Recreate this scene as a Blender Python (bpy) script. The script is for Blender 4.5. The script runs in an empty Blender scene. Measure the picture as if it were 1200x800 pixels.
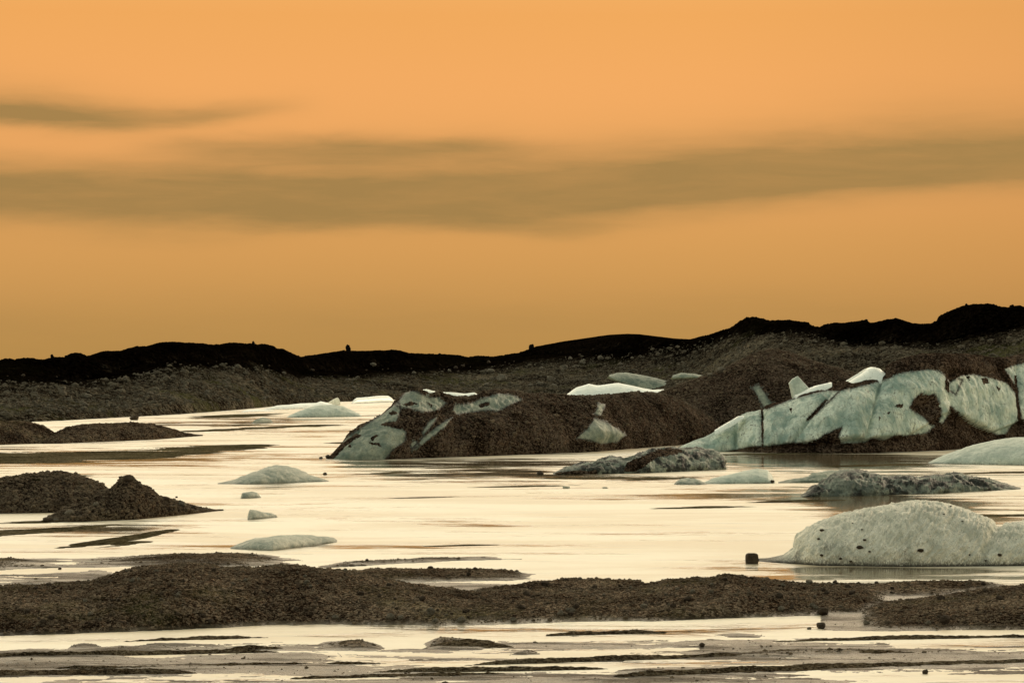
import bpy, math, random
import numpy as np
random.seed(7)
rng = np.random.default_rng(11)
R = math.radians

# ------------------------------------------------------------------ measures
F, CX, YH, H = 3403.0, 600.0, 424.0, 8.0      # focal length in photo pixels, centre, horizon row, eye height
def dist(y, z=0.0): return (H - z) * F / (y - YH)
def at(x, y, z=0.0):
    d = dist(y, z); return ((x - CX) / F * d, d, z)
def at_d(x, y, d): return ((x - CX) / F * d, d, H - (y - YH) * d / F)
def proj(P):
    return CX + P[..., 0] / P[..., 1] * F, YH + (H - P[..., 2]) / P[..., 1] * F

# ------------------------------------------------------------------ noise
_perm = np.concatenate([rng.permutation(256)] * 3)
_g = rng.normal(size=(256, 3)); _g /= np.linalg.norm(_g, axis=1)[:, None]
def pn(p):
    sh = p.shape[:-1]; p = p.reshape(-1, 3)
    i = np.floor(p).astype(np.int64); f = p - i; i &= 255
    u = f * f * f * (f * (f * 6 - 15) + 10); out = 0
    for a in (0, 1):
        for b in (0, 1):
            for c in (0, 1):
                h = _perm[_perm[_perm[i[:, 0] + a] + i[:, 1] + b] + i[:, 2] + c]
                g = _g[h]
                d = g[:, 0] * (f[:, 0] - a) + g[:, 1] * (f[:, 1] - b) + g[:, 2] * (f[:, 2] - c)
                w = (u[:, 0] if a else 1 - u[:, 0]) * (u[:, 1] if b else 1 - u[:, 1]) * (u[:, 2] if c else 1 - u[:, 2])
                out = out + w * d
    return (out * 1.6).reshape(sh)
def fbm(p, o=4, gain=.5, sc=1.0, off=0.0):
    p = p * sc + off; s = 0; a = 1; n = 0
    for k in range(o):
        s = s + a * pn(p); n += a; a *= gain; p = p * 2.03 + 7.1
    return s / n
def ridged(p, o=4, gain=.55, sc=1.0, off=0.0):
    p = p * sc + off; s = 0; a = 1; n = 0
    for k in range(o):
        s = s + a * (1 - 2 * np.abs(pn(p))); n += a; a *= gain; p = p * 2.07 + 3.3
    return s / n
def sstep(a, b, x):
    t = np.clip((x - a) / (b - a), 0, 1); return t * t * (3 - 2 * t)
def inpoly(X, Y, poly):
    r = np.zeros(X.shape, bool); n = len(poly)
    for i in range(n):
        x0, y0 = poly[i]; x1, y1 = poly[(i + 1) % n]
        if y0 == y1: continue
        c = ((y0 > Y) != (y1 > Y)) & (X < (x1 - x0) * (Y - y0) / (y1 - y0) + x0)
        r ^= c
    return r
def dline(X, Y, pts):
    best = np.full(X.shape, 1e9)
    for (x0, y0), (x1, y1) in zip(pts[:-1], pts[1:]):
        dx, dy = x1 - x0, y1 - y0
        t = np.clip(((X - x0) * dx + (Y - y0) * dy) / (dx * dx + dy * dy), 0, 1)
        best = np.minimum(best, np.hypot(X - x0 - t * dx, Y - y0 - t * dy))
    return best

# ------------------------------------------------------------------ scene
S = bpy.context.scene; C = S.collection
def tag(o, label=None, cat=None, group=None, kind=None):
    if label: o['label'] = label
    if cat: o['category'] = cat
    if group: o['group'] = group
    if kind: o['kind'] = kind
    return o
def mesh_from(name, V, Fc, smooth=True):
    me = bpy.data.meshes.new(name)
    V = np.asarray(V, np.float32); Fc = np.asarray(Fc, np.int32); k = Fc.shape[1]
    me.vertices.add(len(V)); me.vertices.foreach_set('co', V.ravel())
    me.loops.add(Fc.size); me.loops.foreach_set('vertex_index', Fc.ravel())
    me.polygons.add(len(Fc)); me.polygons.foreach_set('loop_start', np.arange(0, Fc.size, k, dtype=np.int32))
    me.polygons.foreach_set('use_smooth', np.full(len(Fc), smooth))
    me.update(calc_edges=True); return me
def grid_faces(n, m):
    i = np.arange(n - 1)[:, None] * m + np.arange(m - 1)[None, :]
    return np.stack([i, i + m, i + m + 1, i + 1], -1)          # (n-1, m-1, 4)
def link(name, me, mat, parent=None, loc=(0, 0, 0)):
    o = bpy.data.objects.new(name, me); C.objects.link(o); o.location = loc
    me.materials.clear(); me.materials.append(mat)
    if parent is not None: o.parent = parent
    return o
def grid_obj(name, P, mat, fm=None, parent=None, origin=(0, 0, 0), loc=None, grime=None):
    n, m = P.shape[:2]; Fc = grid_faces(n, m)
    Fc = Fc[fm] if fm is not None else Fc.reshape(-1, 4)
    used = np.unique(Fc); idx = np.full(n * m, -1, np.int32); idx[used] = np.arange(len(used))
    V = P.reshape(-1, 3)[used] - np.array(origin)
    me = mesh_from(name, V, idx[Fc])
    if grime is not None:
        a_ = me.attributes.new('grime', 'FLOAT', 'POINT'); a_.data.foreach_set('value', np.ascontiguousarray(grime.reshape(-1)[used], np.float32))
    return link(name, me, mat, parent, (0, 0, 0) if parent is not None else (loc or origin))
def thing(name, loc, label, cat, group=None):
    o = bpy.data.objects.new(name, None); C.objects.link(o); o.location = loc
    o.empty_display_size = .3
    return tag(o, label, cat, group)

# ------------------------------------------------------------------ node helper
class N:
    def __init__(s, tree): s.t = tree
    def node(s, typ, **kw):
        n = s.t.nodes.new(typ)
        for k, v in kw.items(): setattr(n, k, v)
        return n
    def put(s, sock, v):
        if hasattr(v, 'is_linked') or isinstance(v, bpy.types.NodeSocket): s.t.links.new(v, sock)
        else: sock.default_value = v
    def m(s, op, a, b=None, c=None, clamp=False):
        n = s.node('ShaderNodeMath', operation=op, use_clamp=clamp); s.put(n.inputs[0], a)
        if b is not None: s.put(n.inputs[1], b)
        if c is not None: s.put(n.inputs[2], c)
        return n.outputs[0]
    def vm(s, op, a, b=None, sc=None):
        n = s.node('ShaderNodeVectorMath', operation=op); s.put(n.inputs[0], a)
        if b is not None: s.put(n.inputs[1], b)
        if sc is not None: s.put(n.inputs['Scale'], sc)
        return n.outputs[0]
    def mix(s, f, a, b, blend='MIX'):
        n = s.node('ShaderNodeMix', data_type='RGBA', blend_type=blend)
        s.put(n.inputs[0], f)
        for k, v in ((6, a), (7, b)):
            s.put(n.inputs[k], (*v, 1) if isinstance(v, tuple) and len(v) == 3 else v)
        return n.outputs[2]
    def noise(s, vec, scale, detail=4, rough=.55, dist=0.0, typ=None):
        n = s.node('ShaderNodeTexNoise'); s.put(n.inputs['Vector'], vec)
        n.inputs['Scale'].default_value = scale; n.inputs['Detail'].default_value = detail
        n.inputs['Roughness'].default_value = rough; n.inputs['Distortion'].default_value = dist
        return n.outputs['Fac']
    def voro(s, vec, scale, out='Distance', feature='F1', rnd=1.0):
        n = s.node('ShaderNodeTexVoronoi', feature=feature); s.put(n.inputs['Vector'], vec)
        n.inputs['Scale'].default_value = scale; n.inputs['Randomness'].default_value = rnd
        return n.outputs[out]
    def ramp(s, f, pts, interp='LINEAR'):
        n = s.node('ShaderNodeValToRGB'); n.color_ramp.interpolation = interp; s.put(n.inputs[0], f)
        e = n.color_ramp.elements
        while len(e) < len(pts): e.new(.5)
        for k, (p, c) in enumerate(pts):
            e[k].position = p; e[k].color = (*(c if isinstance(c, tuple) else (c,) * 3), 1)
        return n.outputs[0]
    def step(s, v, a, b):
        n = s.node('ShaderNodeMapRange', interpolation_type='SMOOTHSTEP'); s.put(n.inputs[0], v)
        n.inputs[1].default_value = a; n.inputs[2].default_value = b
        return n.outputs[0]
    def map(s, vec, scale=(1, 1, 1), rot=(0, 0, 0), loc=(0, 0, 0)):
        n = s.node('ShaderNodeMapping'); s.put(n.inputs[0], vec)
        n.inputs[1].default_value = loc; n.inputs[2].default_value = rot; n.inputs[3].default_value = scale
        return n.outputs[0]
    def bump(s, h, strength, dist, nrm=None):
        n = s.node('ShaderNodeBump'); s.put(n.inputs['Height'], h)
        n.inputs['Strength'].default_value = strength; n.inputs['Distance'].default_value = dist
        if nrm is not None: s.put(n.inputs['Normal'], nrm)
        return n.outputs[0]
def new_mat(name):
    m = bpy.data.materials.new(name); m.use_nodes = True; t = m.node_tree; t.nodes.clear()
    n = N(t); out = n.node('ShaderNodeOutputMaterial'); b = n.node('ShaderNodeBsdfPrincipled')
    t.links.new(b.outputs[0], out.inputs[0])
    return m, n, b
def lin(*c):
    return tuple(((v / 255 + .055) / 1.055) ** 2.4 if v > 10 else v / 255 / 12.92 for v in c)

def gravel_mat(name, dark, mid, pale, size, moss=0.0, bump=1.0, patch=.15, wet=False, rough=.85, crest_shade=False):
    """crushed volcanic gravel: size = metres of one larger stone"""
    m, n, b = new_mat(name)
    g = n.node('ShaderNodeNewGeometry').outputs['Position']
    w = n.vm('ADD', g, n.vm('SCALE', g, None, 0.0))
    fine = n.noise(g, 1 / (size * .6), 5, .75)
    cell = n.voro(g, 1 / size, 'Color'); cd = n.voro(g, 1 / size, 'Distance')
    sep = n.node('ShaderNodeSeparateColor'); n.put(sep.inputs[0], cell)
    big = n.noise(g, patch, 4, .6)
    v = n.m('ADD', n.m('MULTIPLY', n.m('SUBTRACT', fine, .5), 2.0), n.m('MULTIPLY', n.m('SUBTRACT', sep.outputs[0], .5), .55))
    v = n.m('ADD', n.m('ADD', v, .46), n.m('MULTIPLY', n.m('SUBTRACT', big, .5), 1.2))
    col = n.ramp(v, [(.18, dark), (.45, mid), (.68, tuple((a + c) / 2 for a, c in zip(mid, pale))), (.95, pale)])
    hue = n.noise(g, 1 / (size * 2.5), 3, .6)
    col = n.mix(n.m('MULTIPLY', n.step(hue, .5, .7), .30), col, n.vm('MULTIPLY', col, (1.35, .95, .70)))
    if moss:
        mm = n.step(n.noise(g, patch * .7, 5, .65), .52, .68)
        mm = n.m('MULTIPLY', mm, n.step(fine, .35, .6))
        col = n.mix(n.m('MULTIPLY', mm, moss), col, (.11, .115, .045))
    if crest_shade:
        at_ = n.node('ShaderNodeAttribute'); at_.attribute_name = 'crest_shade'
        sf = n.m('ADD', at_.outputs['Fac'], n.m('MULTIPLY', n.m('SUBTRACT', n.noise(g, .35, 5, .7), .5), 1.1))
        col = n.mix(n.step(sf, .05, .9), col, n.vm('MULTIPLY', col, (.045, .036, .03)))  # darkness of the backlit skyline painted into the gravel colour
    r = rough
    if wet:
        z = n.node('ShaderNodeSeparateXYZ'); n.put(z.inputs[0], g)
        zz = n.m('ADD', z.outputs[2], n.m('MULTIPLY', n.m('SUBTRACT', n.noise(g, .9, 3), .5), .12))
        dry = n.step(zz, .0, .16)
        sand = n.mix(n.noise(n.map(g, (1, .35, 1)), .8, 5, .7), (.06, .047, .029), (.19, .155, .10))
        sand = n.mix(n.m('MULTIPLY', n.step(fine, .5, .75), .45), sand, (.035, .03, .024))
        vein = n.noise(n.map(g, (.16, 1, 1), (0, 0, R(3))), .7, 6, .7, .8)
        sand = n.mix(n.m('MULTIPLY', n.step(vein, .47, .57), .9), sand, (.030, .023, .014))
        col = n.mix(dry, sand, col)
        r = n.m('ADD', .33, n.m('MULTIPLY', dry, .5))
    n.put(b.inputs['Base Color'], col); n.put(b.inputs['Roughness'], r)
    b.inputs['Specular IOR Level'].default_value = .0
    if wet: n.put(b.inputs['Specular IOR Level'], n.m('MULTIPLY', n.m('SUBTRACT', .26, n.m('MULTIPLY', dry, .26)), n.m('SUBTRACT', 1.0, n.m('MULTIPLY', n.m('MAXIMUM', n.step(vein, .46, .56), n.step(fine, .5, .7)), .92))))
    h = n.m('ADD', n.m('MULTIPLY', fine, .8), n.m('MULTIPLY', n.m('SUBTRACT', 1.0, cd), .5))
    n.put(b.inputs['Normal'], n.bump(h, bump, size * 1.2))
    return m

M = {}
M['far_gravel'] = gravel_mat('far_moraine_gravel', (.008, .006, .004), (.042, .034, .024), (.22, .195, .14), .55, moss=.8, patch=.06, crest_shade=True)
M['shaded_crest'] = gravel_mat('shaded_crest_gravel', (.0015, .0013, .001), (.004, .0034, .0028), (.012, .010, .007), .5, patch=.05, bump=.8)  # crest tone with the backlit skyline's shade painted in
M['debris'] = gravel_mat('iceberg_debris', (.007, .005, .003), (.036, .024, .017), (.17, .13, .095), .16, patch=.3, bump=.8)
M['bank'] = gravel_mat('bank_gravel', (.008, .005, .003), (.048, .032, .021), (.28, .22, .155), .085, moss=.4, patch=.25, bump=.6, wet=True)
M['mound'] = gravel_mat('mound_gravel', (.008, .006, .004), (.044, .030, .021), (.20, .16, .11), .15, moss=.3, patch=.2, bump=.7)
M['bar'] = gravel_mat('mud_or_reflection_silt', (.035, .030, .016), (.095, .080, .045), (.19, .16, .10), .2, moss=.35, patch=.15, rough=.8)

M['silt'] = gravel_mat('dark_wet_silt', (.014, .010, .006), (.062, .048, .030), (.17, .14, .095), .07, patch=.5, bump=.5)
def rock_mat(name, a, c, sc=3.0):
    m, n, b = new_mat(name)
    g = n.node('ShaderNodeTexCoord').outputs['Object']
    f = n.noise(g, sc, 6, .65); s = n.noise(g, sc * 8, 3, .7)
    v = n.m('ADD', n.m('MULTIPLY', f, .6), n.m('MULTIPLY', s, .4))
    n.put(b.inputs['Base Color'], n.ramp(v, [(.35, a), (.65, c)])); b.inputs['Roughness'].default_value = .9; b.inputs['Specular IOR Level'].default_value = 0.05
    n.put(b.inputs['Normal'], n.bump(v, .8, .12)); return m
M['rock_dark'] = rock_mat('dark_basalt_rock', (.022, .017, .013), (.11, .085, .06))
M['rock_grey'] = rock_mat('grey_weathered_rock', (.05, .044, .033), (.24, .215, .165), 2.0)
M['rock_black'] = rock_mat('shaded_crest_rock', (.0015, .0013, .001), (.006, .005, .004))  # silhouette black of backlit skyline stones put into the colour

def ice_mat(name, pale, tint, dirt=.35, scale=1.0, streak=(1, 1, 1), rot=(0, 0, 0), rough=.45, bump=.6, grit=(.035, .032, .026)):
    m, n, b = new_mat(name)
    g = n.node('ShaderNodeTexCoord').outputs['Object']
    st = n.map(g, streak, rot)
    a = n.noise(st, .9 * scale, 6, .65, .4); f = n.noise(st, 5 * scale, 5, .75); cl = n.noise(g, .35 * scale, 3, .5)
    crack = n.voro(n.vm('ADD', st, n.vm('SCALE', n.node('ShaderNodeTexNoise').outputs['Color'], None, .4)), 1.3 * scale, 'Distance', 'DISTANCE_TO_EDGE')
    col = n.mix(n.step(n.m('ADD', n.m('MULTIPLY', a, .6), n.m('MULTIPLY', cl, .4)), .38, .62), tint, pale)
    d = n.m('ADD', n.m('MULTIPLY', f, .6), n.m('MULTIPLY', a, .4))
    gr = n.node('ShaderNodeAttribute'); gr.attribute_name = 'grime'
    gm_ = n.m('MULTIPLY', gr.outputs['Fac'], n.step(n.m('ADD', f, n.m('MULTIPLY', gr.outputs['Fac'], .30)), .52, .70))
    dm = n.m('MAXIMUM', n.m('MULTIPLY', n.step(d, .53, .68), dirt * 1.6, clamp=True), n.m('MULTIPLY', gm_, 1.3, clamp=True))
    col = n.mix(dm, col, grit)
    cm = n.m('MULTIPLY', n.m('SUBTRACT', 1.0, n.step(crack, .0, .035)), .25 + dirt * .4)
    col = n.mix(cm, col, (.10, .12, .10))
    n.put(b.inputs['Base Color'], col); b.inputs['Roughness'].default_value = rough; b.inputs['Specular IOR Level'].default_value = .25
    h = n.m('ADD', n.m('MULTIPLY', a, .6), n.m('ADD', n.m('MULTIPLY', f, .35), n.m('MULTIPLY', crack, .25)))
    n.put(b.inputs['Normal'], n.bump(h, bump, .22 / scale)); return m
M['ice'] = ice_mat('blue_green_glacier_ice', (.70, .78, .66), (.25, .35, .30), .75, 1.1, (1, 1, .45), (0, R(28), 0), rough=.7, bump=.4)
M['ice_dirty'] = ice_mat('grimy_glacier_ice', (.36, .39, .30), (.13, .175, .14), .85, 1.5, rough=.7)
M['ice_black'] = ice_mat('ash_streaked_ice', (.30, .33, .26), (.07, .09, .075), 1.1, 1.6, rough=.7, grit=(.02, .022, .018))
M['ice_white'] = ice_mat('weathered_white_ice', (.80, .78, .65), (.48, .49, .40), .55, 3.0, (1.4, 1, .8), (0, R(38), 0), bump=.9, rough=.7)
M['ice_small'] = ice_mat('small_grey_berg_ice', (.56, .56, .46), (.25, .29, .24), .8, 4.5, rough=.7)
M['ice_pale'] = ice_mat('pale_floe_ice', (.60, .66, .56), (.38, .45, .38), .4, 2.2, rough=.65)
M['snow'] = ice_mat('clean_snow_ice', (.88, .93, .84), (.78, .86, .80), .02, 1.0, bump=.25)

# ------------------------------------------------------------------ water
lee = []
for (x, y0, y1, hw, k_) in [(960, 530, 552, 150, .23), (1040, 582, 602, 95, .34), (130, 524, 546, 220, .12), (750, 556, 566, 100, .12), (560, 537, 560, 130, .15), (300, 486, 508, 120, .10), (1050, 664, 674, 120, .16), (100, 612, 628, 120, .14), (860, 568, 590, 120, .06), (430, 538, 552, 50, .10), (1140, 604, 622, 80, .08), (320, 566, 576, 50, .08)]:
    d0, d1 = dist(y1), dist(y0); dm = (d0 + d1) / 2; lee.append(((x - CX) / F * dm, dm, hw / F * dm, (d1 - d0) / 2 * 1.1, k_))
def water_mat():
    m, n, b = new_mat('silty_lagoon_water')
    g = n.node('ShaderNodeNewGeometry').outputs['Position']
    big = n.noise(n.map(g, (.45, 1, 1), (0, 0, R(8)), (31, 5, 0)), .07, 6, .68, .8)
    med = n.noise(n.map(g, (.3, 1, 1), (0, 0, R(-6)), (3, 9, 0)), .30, 5, .65, .4)
    p = n.m('ADD', n.m('MULTIPLY', big, .5), n.m('MULTIPLY', med, .5))
    sg = n.node('ShaderNodeSeparateXYZ'); n.put(sg.inputs[0], g)
    for (cx_, cy_, rx, ry, k_) in lee:                       # water sheltered by the bergs lies still
        ex = n.m('DIVIDE', n.m('SUBTRACT', sg.outputs[0], cx_), rx); ey = n.m('DIVIDE', n.m('SUBTRACT', sg.outputs[1], cy_), ry)
        e = n.m('EXPONENT', n.m('MULTIPLY', n.m('ADD', n.m('MULTIPLY', ex, ex), n.m('MULTIPLY', ey, ey)), -1.0))
        p = n.m('SUBTRACT', p, n.m('MULTIPLY', e, k_))
    calm = n.m('SUBTRACT', 1.0, n.step(p, .37, .50))          # slicks of still water between wind ripple
    silt = n.noise(n.map(g, (.35, 1, 1), (0, 0, R(4)), (9, 2, 0)), .12, 5, .6, .6)
    bc = n.mix(n.step(silt, .4, .62), (.80, .74, .58), (.66, .56, .39))
    n.put(b.inputs['Base Color'], n.mix(calm, bc, (.15, .12, .07)))  # still slicks painted darker for the dim hills they reflect
    n.put(b.inputs['Roughness'], n.m('SUBTRACT', .40, n.m('MULTIPLY', calm, .33)))
    b.inputs['IOR'].default_value = 1.33
    w1 = n.noise(n.map(g, (.5, 1, 1), (0, 0, R(12))), 1.6, 3, .6); w2 = n.noise(g, 7, 3, .6)
    h = n.m('ADD', n.m('MULTIPLY', w1, .12), n.m('MULTIPLY', w2, .03))
    h = n.m('MULTIPLY', h, n.m('SUBTRACT', 1.0, n.m('MULTIPLY', calm, .93)))
    n.put(b.inputs['Normal'], n.bump(h, .6, 1.0))
    return m
M['water'] = water_mat()
me = mesh_from('water', [(-700, 30, 0), (700, 30, 0), (700, 900, 0), (-700, 900, 0)], [(0, 1, 2, 3)], False)
tag(link('water', me, M['water']), kind='structure')
me = mesh_from('ground', [(-9000, -3000, -1.6), (9000, -3000, -1.6), (9000, 12000, -1.6), (-9000, 12000, -1.6)], [(0, 1, 2, 3)], False)
tag(link('ground', me, M['far_gravel']), kind='structure')

# ------------------------------------------------------------------ far shore
SKY = [(-160, 421), (-80, 423), (0, 422), (5, 421), (10, 420.5), (17, 422), (22, 420), (35, 420), (43, 421), (50, 422), (56, 420), (66, 418.5), (75, 418.5), (80, 415.5), (88, 413.5), (95, 414),
 (102, 417), (115, 413), (125, 411.5), (140, 411), (150, 407.5), (162, 406), (172, 406), (180, 403.5), (187, 401.5), (200, 401), (215, 401.5), (235, 402.5), (250, 404), (262, 403),
 (270, 401.8), (280, 402.5), (292, 402.5), (302, 403.8), (310, 403.2), (318, 405), (325, 408.5), (332, 409), (340, 413), (348, 416.5), (353, 418), (362, 416.5), (372, 415.5), (380, 414),
 (390, 412.5), (400, 411), (415, 411), (435, 411), (460, 410), (470, 411), (480, 414), (500, 414.5), (520, 415), (535, 416), (548, 418.5), (560, 417), (580, 418.5), (590, 417.5),
 (600, 415), (612, 413), (618, 410), (629, 406), (640, 404), (660, 400), (680, 397), (700, 394), (715, 392), (735, 391), (750, 391.5), (770, 394), (790, 396.5), (815, 398), (830, 393.5),
 (845, 388), (855, 385), (868, 376), (875, 372.5), (882, 371.5), (895, 374), (903, 376), (925, 375), (935, 377), (948, 378.5), (950, 382), (960, 384), (966, 381), (980, 378), (987, 379),
 (1000, 377), (1015, 375), (1020, 378), (1030, 377), (1040, 374.5), (1050, 373), (1060, 376), (1070, 379), (1080, 380), (1090, 379.5), (1097, 377), (1100, 371), (1110, 366), (1120, 362),
 (1130, 358), (1140, 357), (1150, 356.5), (1160, 356), (1170, 359), (1180, 361), (1195, 358), (1200, 360), (1280, 366), (1400, 372)]
BEN = [(-160, 439), (0, 438), (50, 440), (100, 441), (150, 431), (200, 420), (300, 419), (350, 434), (450, 431), (550, 426), (620, 416), (700, 408), (800, 403), (850, 391), (900, 386), (950, 390),
 (1000, 401), (1100, 403), (1200, 384), (1400, 390)]
SHO = [(-160, 498), (0, 495), (50, 494), (120, 490), (200, 486), (300, 478.5), (340, 473.5), (400, 470.5), (470, 468), (560, 465), (700, 465), (800, 468), (900, 474), (1100, 480), (1400, 484)]
i1 = lambda L, x: np.interp(x, [p[0] for p in L], [p[1] for p in L])
def far_terrain():
    xs = np.arange(-160, 1400, .9); ncol = len(xs)
    ysh = np.convolve(np.pad(i1(SHO, xs), 40, mode='edge'), np.ones(81) / 81, 'valid')
    Ds = H * F / (ysh - YH)
    Db = Ds + 90; Dc = Db + 26
    bn = i1(BEN, xs) + 2.5 * fbm(np.stack([xs, xs * 0, xs * 0], -1), 4, .6, .02)
    zb = H - (bn - YH) * Db / F; zc = H - (i1(SKY, xs) - YH) * Dc / F
    zc = np.maximum(zc, zb + .8)
    def grid(ts, fz, fd):
        D = fd(ts); X = (xs[:, None] - CX) / F * D
        return np.stack([X, D, fz(ts)], -1)
    ts = np.linspace(-.06, 1, 150)[None, :]
    D = Ds[:, None] + (Db - Ds)[:, None] * ts
    g = np.where(ts < 0, ts * 8, .12 * sstep(0, .05, ts) + .88 * np.clip(ts, 0, 1) ** 1.05)
    P = np.stack([(xs[:, None] - CX) / F * D, D, zb[:, None] * g], -1)
    q = P.copy(); q[..., 2] *= 1.5
    amp = sstep(0, .12, ts) * (1 - .0 * ts)
    P[..., 1] += amp * 5 * fbm(q, 3, .6, .05, 40.0)
    P[..., 2] += amp * (1.5 * fbm(q, 5, .55, .045) + .45 * ridged(q, 4, .6, .25, 9.0) * .6 + .16 * fbm(q, 2, .6, 1.6))
    P[..., 2] = np.where(ts < 0, P[..., 2], np.maximum(P[..., 2], .02))
    def crest_shade(ob, val):
        a_ = ob.data.attributes.new('crest_shade', 'FLOAT', 'POINT'); a_.data.foreach_set('value', np.ascontiguousarray(val, np.float32).ravel())
    global FAR; FAR = P
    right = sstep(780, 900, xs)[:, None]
    so_ = (sstep(.25, 1.0, ts) * (1 - right) * 1.0 + sstep(.72, 1.0, ts) * right * .8) * np.ones(P.shape[:2])  # painted shade: slope colour darkens up towards the backlit crest
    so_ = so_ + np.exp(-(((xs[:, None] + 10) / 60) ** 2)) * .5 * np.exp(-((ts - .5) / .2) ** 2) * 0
    ob = grid_obj('moraine_slope', P, M['far_gravel']); crest_shade(ob, so_); tag(ob, kind='structure')
    last = P[:, -1, :]
    # crest
    t2 = np.linspace(0, 1, 46)[None, :]
    D = Db[:, None] + (Dc - Db)[:, None] * t2 - 3 * np.sin(t2 * 3.14)
    Z = last[:, 2][:, None] + (zc - last[:, 2])[:, None] * np.sin(t2 * math.pi / 2) ** .9
    A = np.stack([(xs[:, None] - CX) / F * D, D, Z], -1)
    t3 = np.linspace(.02, 1, 40)[None, :]
    D3 = Dc[:, None] + 120 * t3; Z3 = zc[:, None] * (1 - t3 ** 1.3) - 2 * t3
    B = np.stack([(xs[:, None] - CX) / F * D3, D3, Z3], -1)
    rough = .75 * ridged(A, 4, .6, .22, 3.0) + .25 * fbm(A, 3, .6, 1.2)
    rough = rough - rough.mean()
    sm = 1 - .85 * (sstep(630, 680, xs) * (1 - sstep(800, 840, xs)))[:, None]
    A[..., 2] += np.sin(t2 * math.pi) * rough * 1.1 * sm + (t2 ** 3) * sm * .32 * rough
    A[:, 0, :] = last + np.array([0, 0, .003])
    P = np.concatenate([A, B], 1)
    so_ = np.ones(P.shape[:2]); so_[:, :46] = so_[:, :46] * (.85 + .35 * t2)  # the whole ridge carries the painted backlit shade
    ob = grid_obj('ridge', P, M['far_gravel']); crest_shade(ob, so_); tag(ob, kind='structure')
    # smaller second rise in front of the crest, right side, to break the slope
    return xs, Ds, Db
far_terrain()

# land beyond, closing the view behind the ridge
me = mesh_from('plain', [(-9000, 760, -.5), (9000, 760, -.5), (9000, 12000, -.5), (-9000, 12000, -.5)], [(0, 1, 2, 3)], False)
tag(link('plain', me, M['far_gravel']), kind='structure')

# ------------------------------------------------------------------ mound builder
def mound(base, top, depth, step=.8, nt=90, cf=.45, n=2.0, m=2.0, amp=.1, sc=1.0, ridge=0.0, rsc=.5, warp=None, tmin=.12, seed=0.0, crestamp=.35):
    x0, x1 = max(base[0][0], top[0][0]), min(base[-1][0], top[-1][0])
    nx = max(12, int((x1 - x0) / step)); xs = np.linspace(x0, x1, nx)
    yb = i1(base, xs); yt = np.minimum(i1(top, xs), yb)
    D0 = H * F / (yb - YH); z0 = np.maximum(H - (yt - YH) * D0 / F, 0)
    hf = np.clip(z0 / z0.max(), 0, 1); T = depth * (tmin + (1 - tmin) * hf ** .6)
    Dc = D0 + cf * T; zc = np.maximum(H - (yt - YH) * Dc / F, 0)
    zc = np.where(yb - yt < .05, 0, zc)
    endf = np.clip(np.minimum(xs - x0, x1 - xs) / (4 * step), 0, 1); zc = zc * endf ** .5
    th = np.linspace(0, math.pi, nt)[None, :]
    c = np.abs(np.cos(th)) ** (2 / n); s = np.clip(np.sin(th), 0, 1) ** (2 / m)
    front = th < math.pi / 2
    D = np.where(front, Dc[:, None] - cf * T[:, None] * c, Dc[:, None] + (1 - cf) * T[:, None] * c)
    Z = zc[:, None] * s
    P = np.stack([(xs[:, None] - CX) / F * D, D, Z], -1)
    gx = np.gradient(P, axis=0); gt = np.gradient(P, axis=1); nr = np.cross(gx, gt)
    nr /= np.linalg.norm(nr, axis=-1)[..., None] + 1e-9
    nr[nr[..., 2] < 0] *= -1
    fade = sstep(0, .25, s) * np.minimum(1, zc / (.35 * zc.max() + 1e-6))[:, None]
    fade = fade * (1 - (1 - crestamp) * np.exp(-((th - math.pi / 2) / .22) ** 2))
    dsp = amp * fbm(P, 5, .58, sc, seed) * 1.6
    if ridge: dsp = dsp + ridge * ridged(P, 4, .55, rsc, seed + 5)
    px, py = proj(P)
    if warp is not None: dsp = dsp + warp(px, py, P, front & (th > 0))
    P = P + nr * (dsp * fade)[..., None]
    # waterline skirt
    a = P[:, :1].copy(); a[..., 2] = -.7; b = P[:, -1:].copy(); b[..., 2] = -.7
    P = np.concatenate([a, P, b], 1)
    return P, proj(P)
DEB = []
def DEBOK(p):
    x, y = proj(p); r = np.ones(len(p), bool)
    for pl in A_ice + C_ice + B_ice: r &= ~inpoly(x, y, pl)
    return r
def centre(P):
    p = P[:, 1:-1].reshape(-1, 3); return (float(p[:, 0].mean()), float(p[:, 1].mean()), 0.0)
def single(name, P, mat, label, cat, group=None, grime=None):
    if grime is None and mat.name.startswith('ash'): grime = .25 + .75 * sstep(-.12, .22, fbm(P, 4, .65, .9, 70.0))
    if grime is None: grime = .6 * np.exp(-np.maximum(P[..., 2], 0) / .18)
    o = grid_obj(name, P, mat, None, None, centre(P), grime=grime); return tag(o, label, cat, group)
def edge_grime(px, py, polys, w):
    d = np.full(px.shape, 1e9)
    for pl in polys: d = np.minimum(d, dline(px, py, list(pl) + [pl[0]]))
    return np.exp(-d / w)
def facemask(px, py, P, polys, jag=1.2, sc=1.0):
    fx = (px[:-1, :-1] + px[1:, 1:]) / 2; fy = (py[:-1, :-1] + py[1:, 1:]) / 2; fp = (P[:-1, :-1] + P[1:, 1:]) / 2
    w = fbm(fp, 4, .65, sc, 3.0) * 4 * jag; w2 = fbm(fp, 4, .65, sc, 23.0) * 3 * jag
    nt = fx.shape[1]; front = np.zeros(fx.shape, bool); front[:, :int(nt * .52)] = True
    r = np.zeros(fx.shape, bool)
    for pl in polys: r |= inpoly(fx + w, fy + w2, pl)
    return r & front

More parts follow.
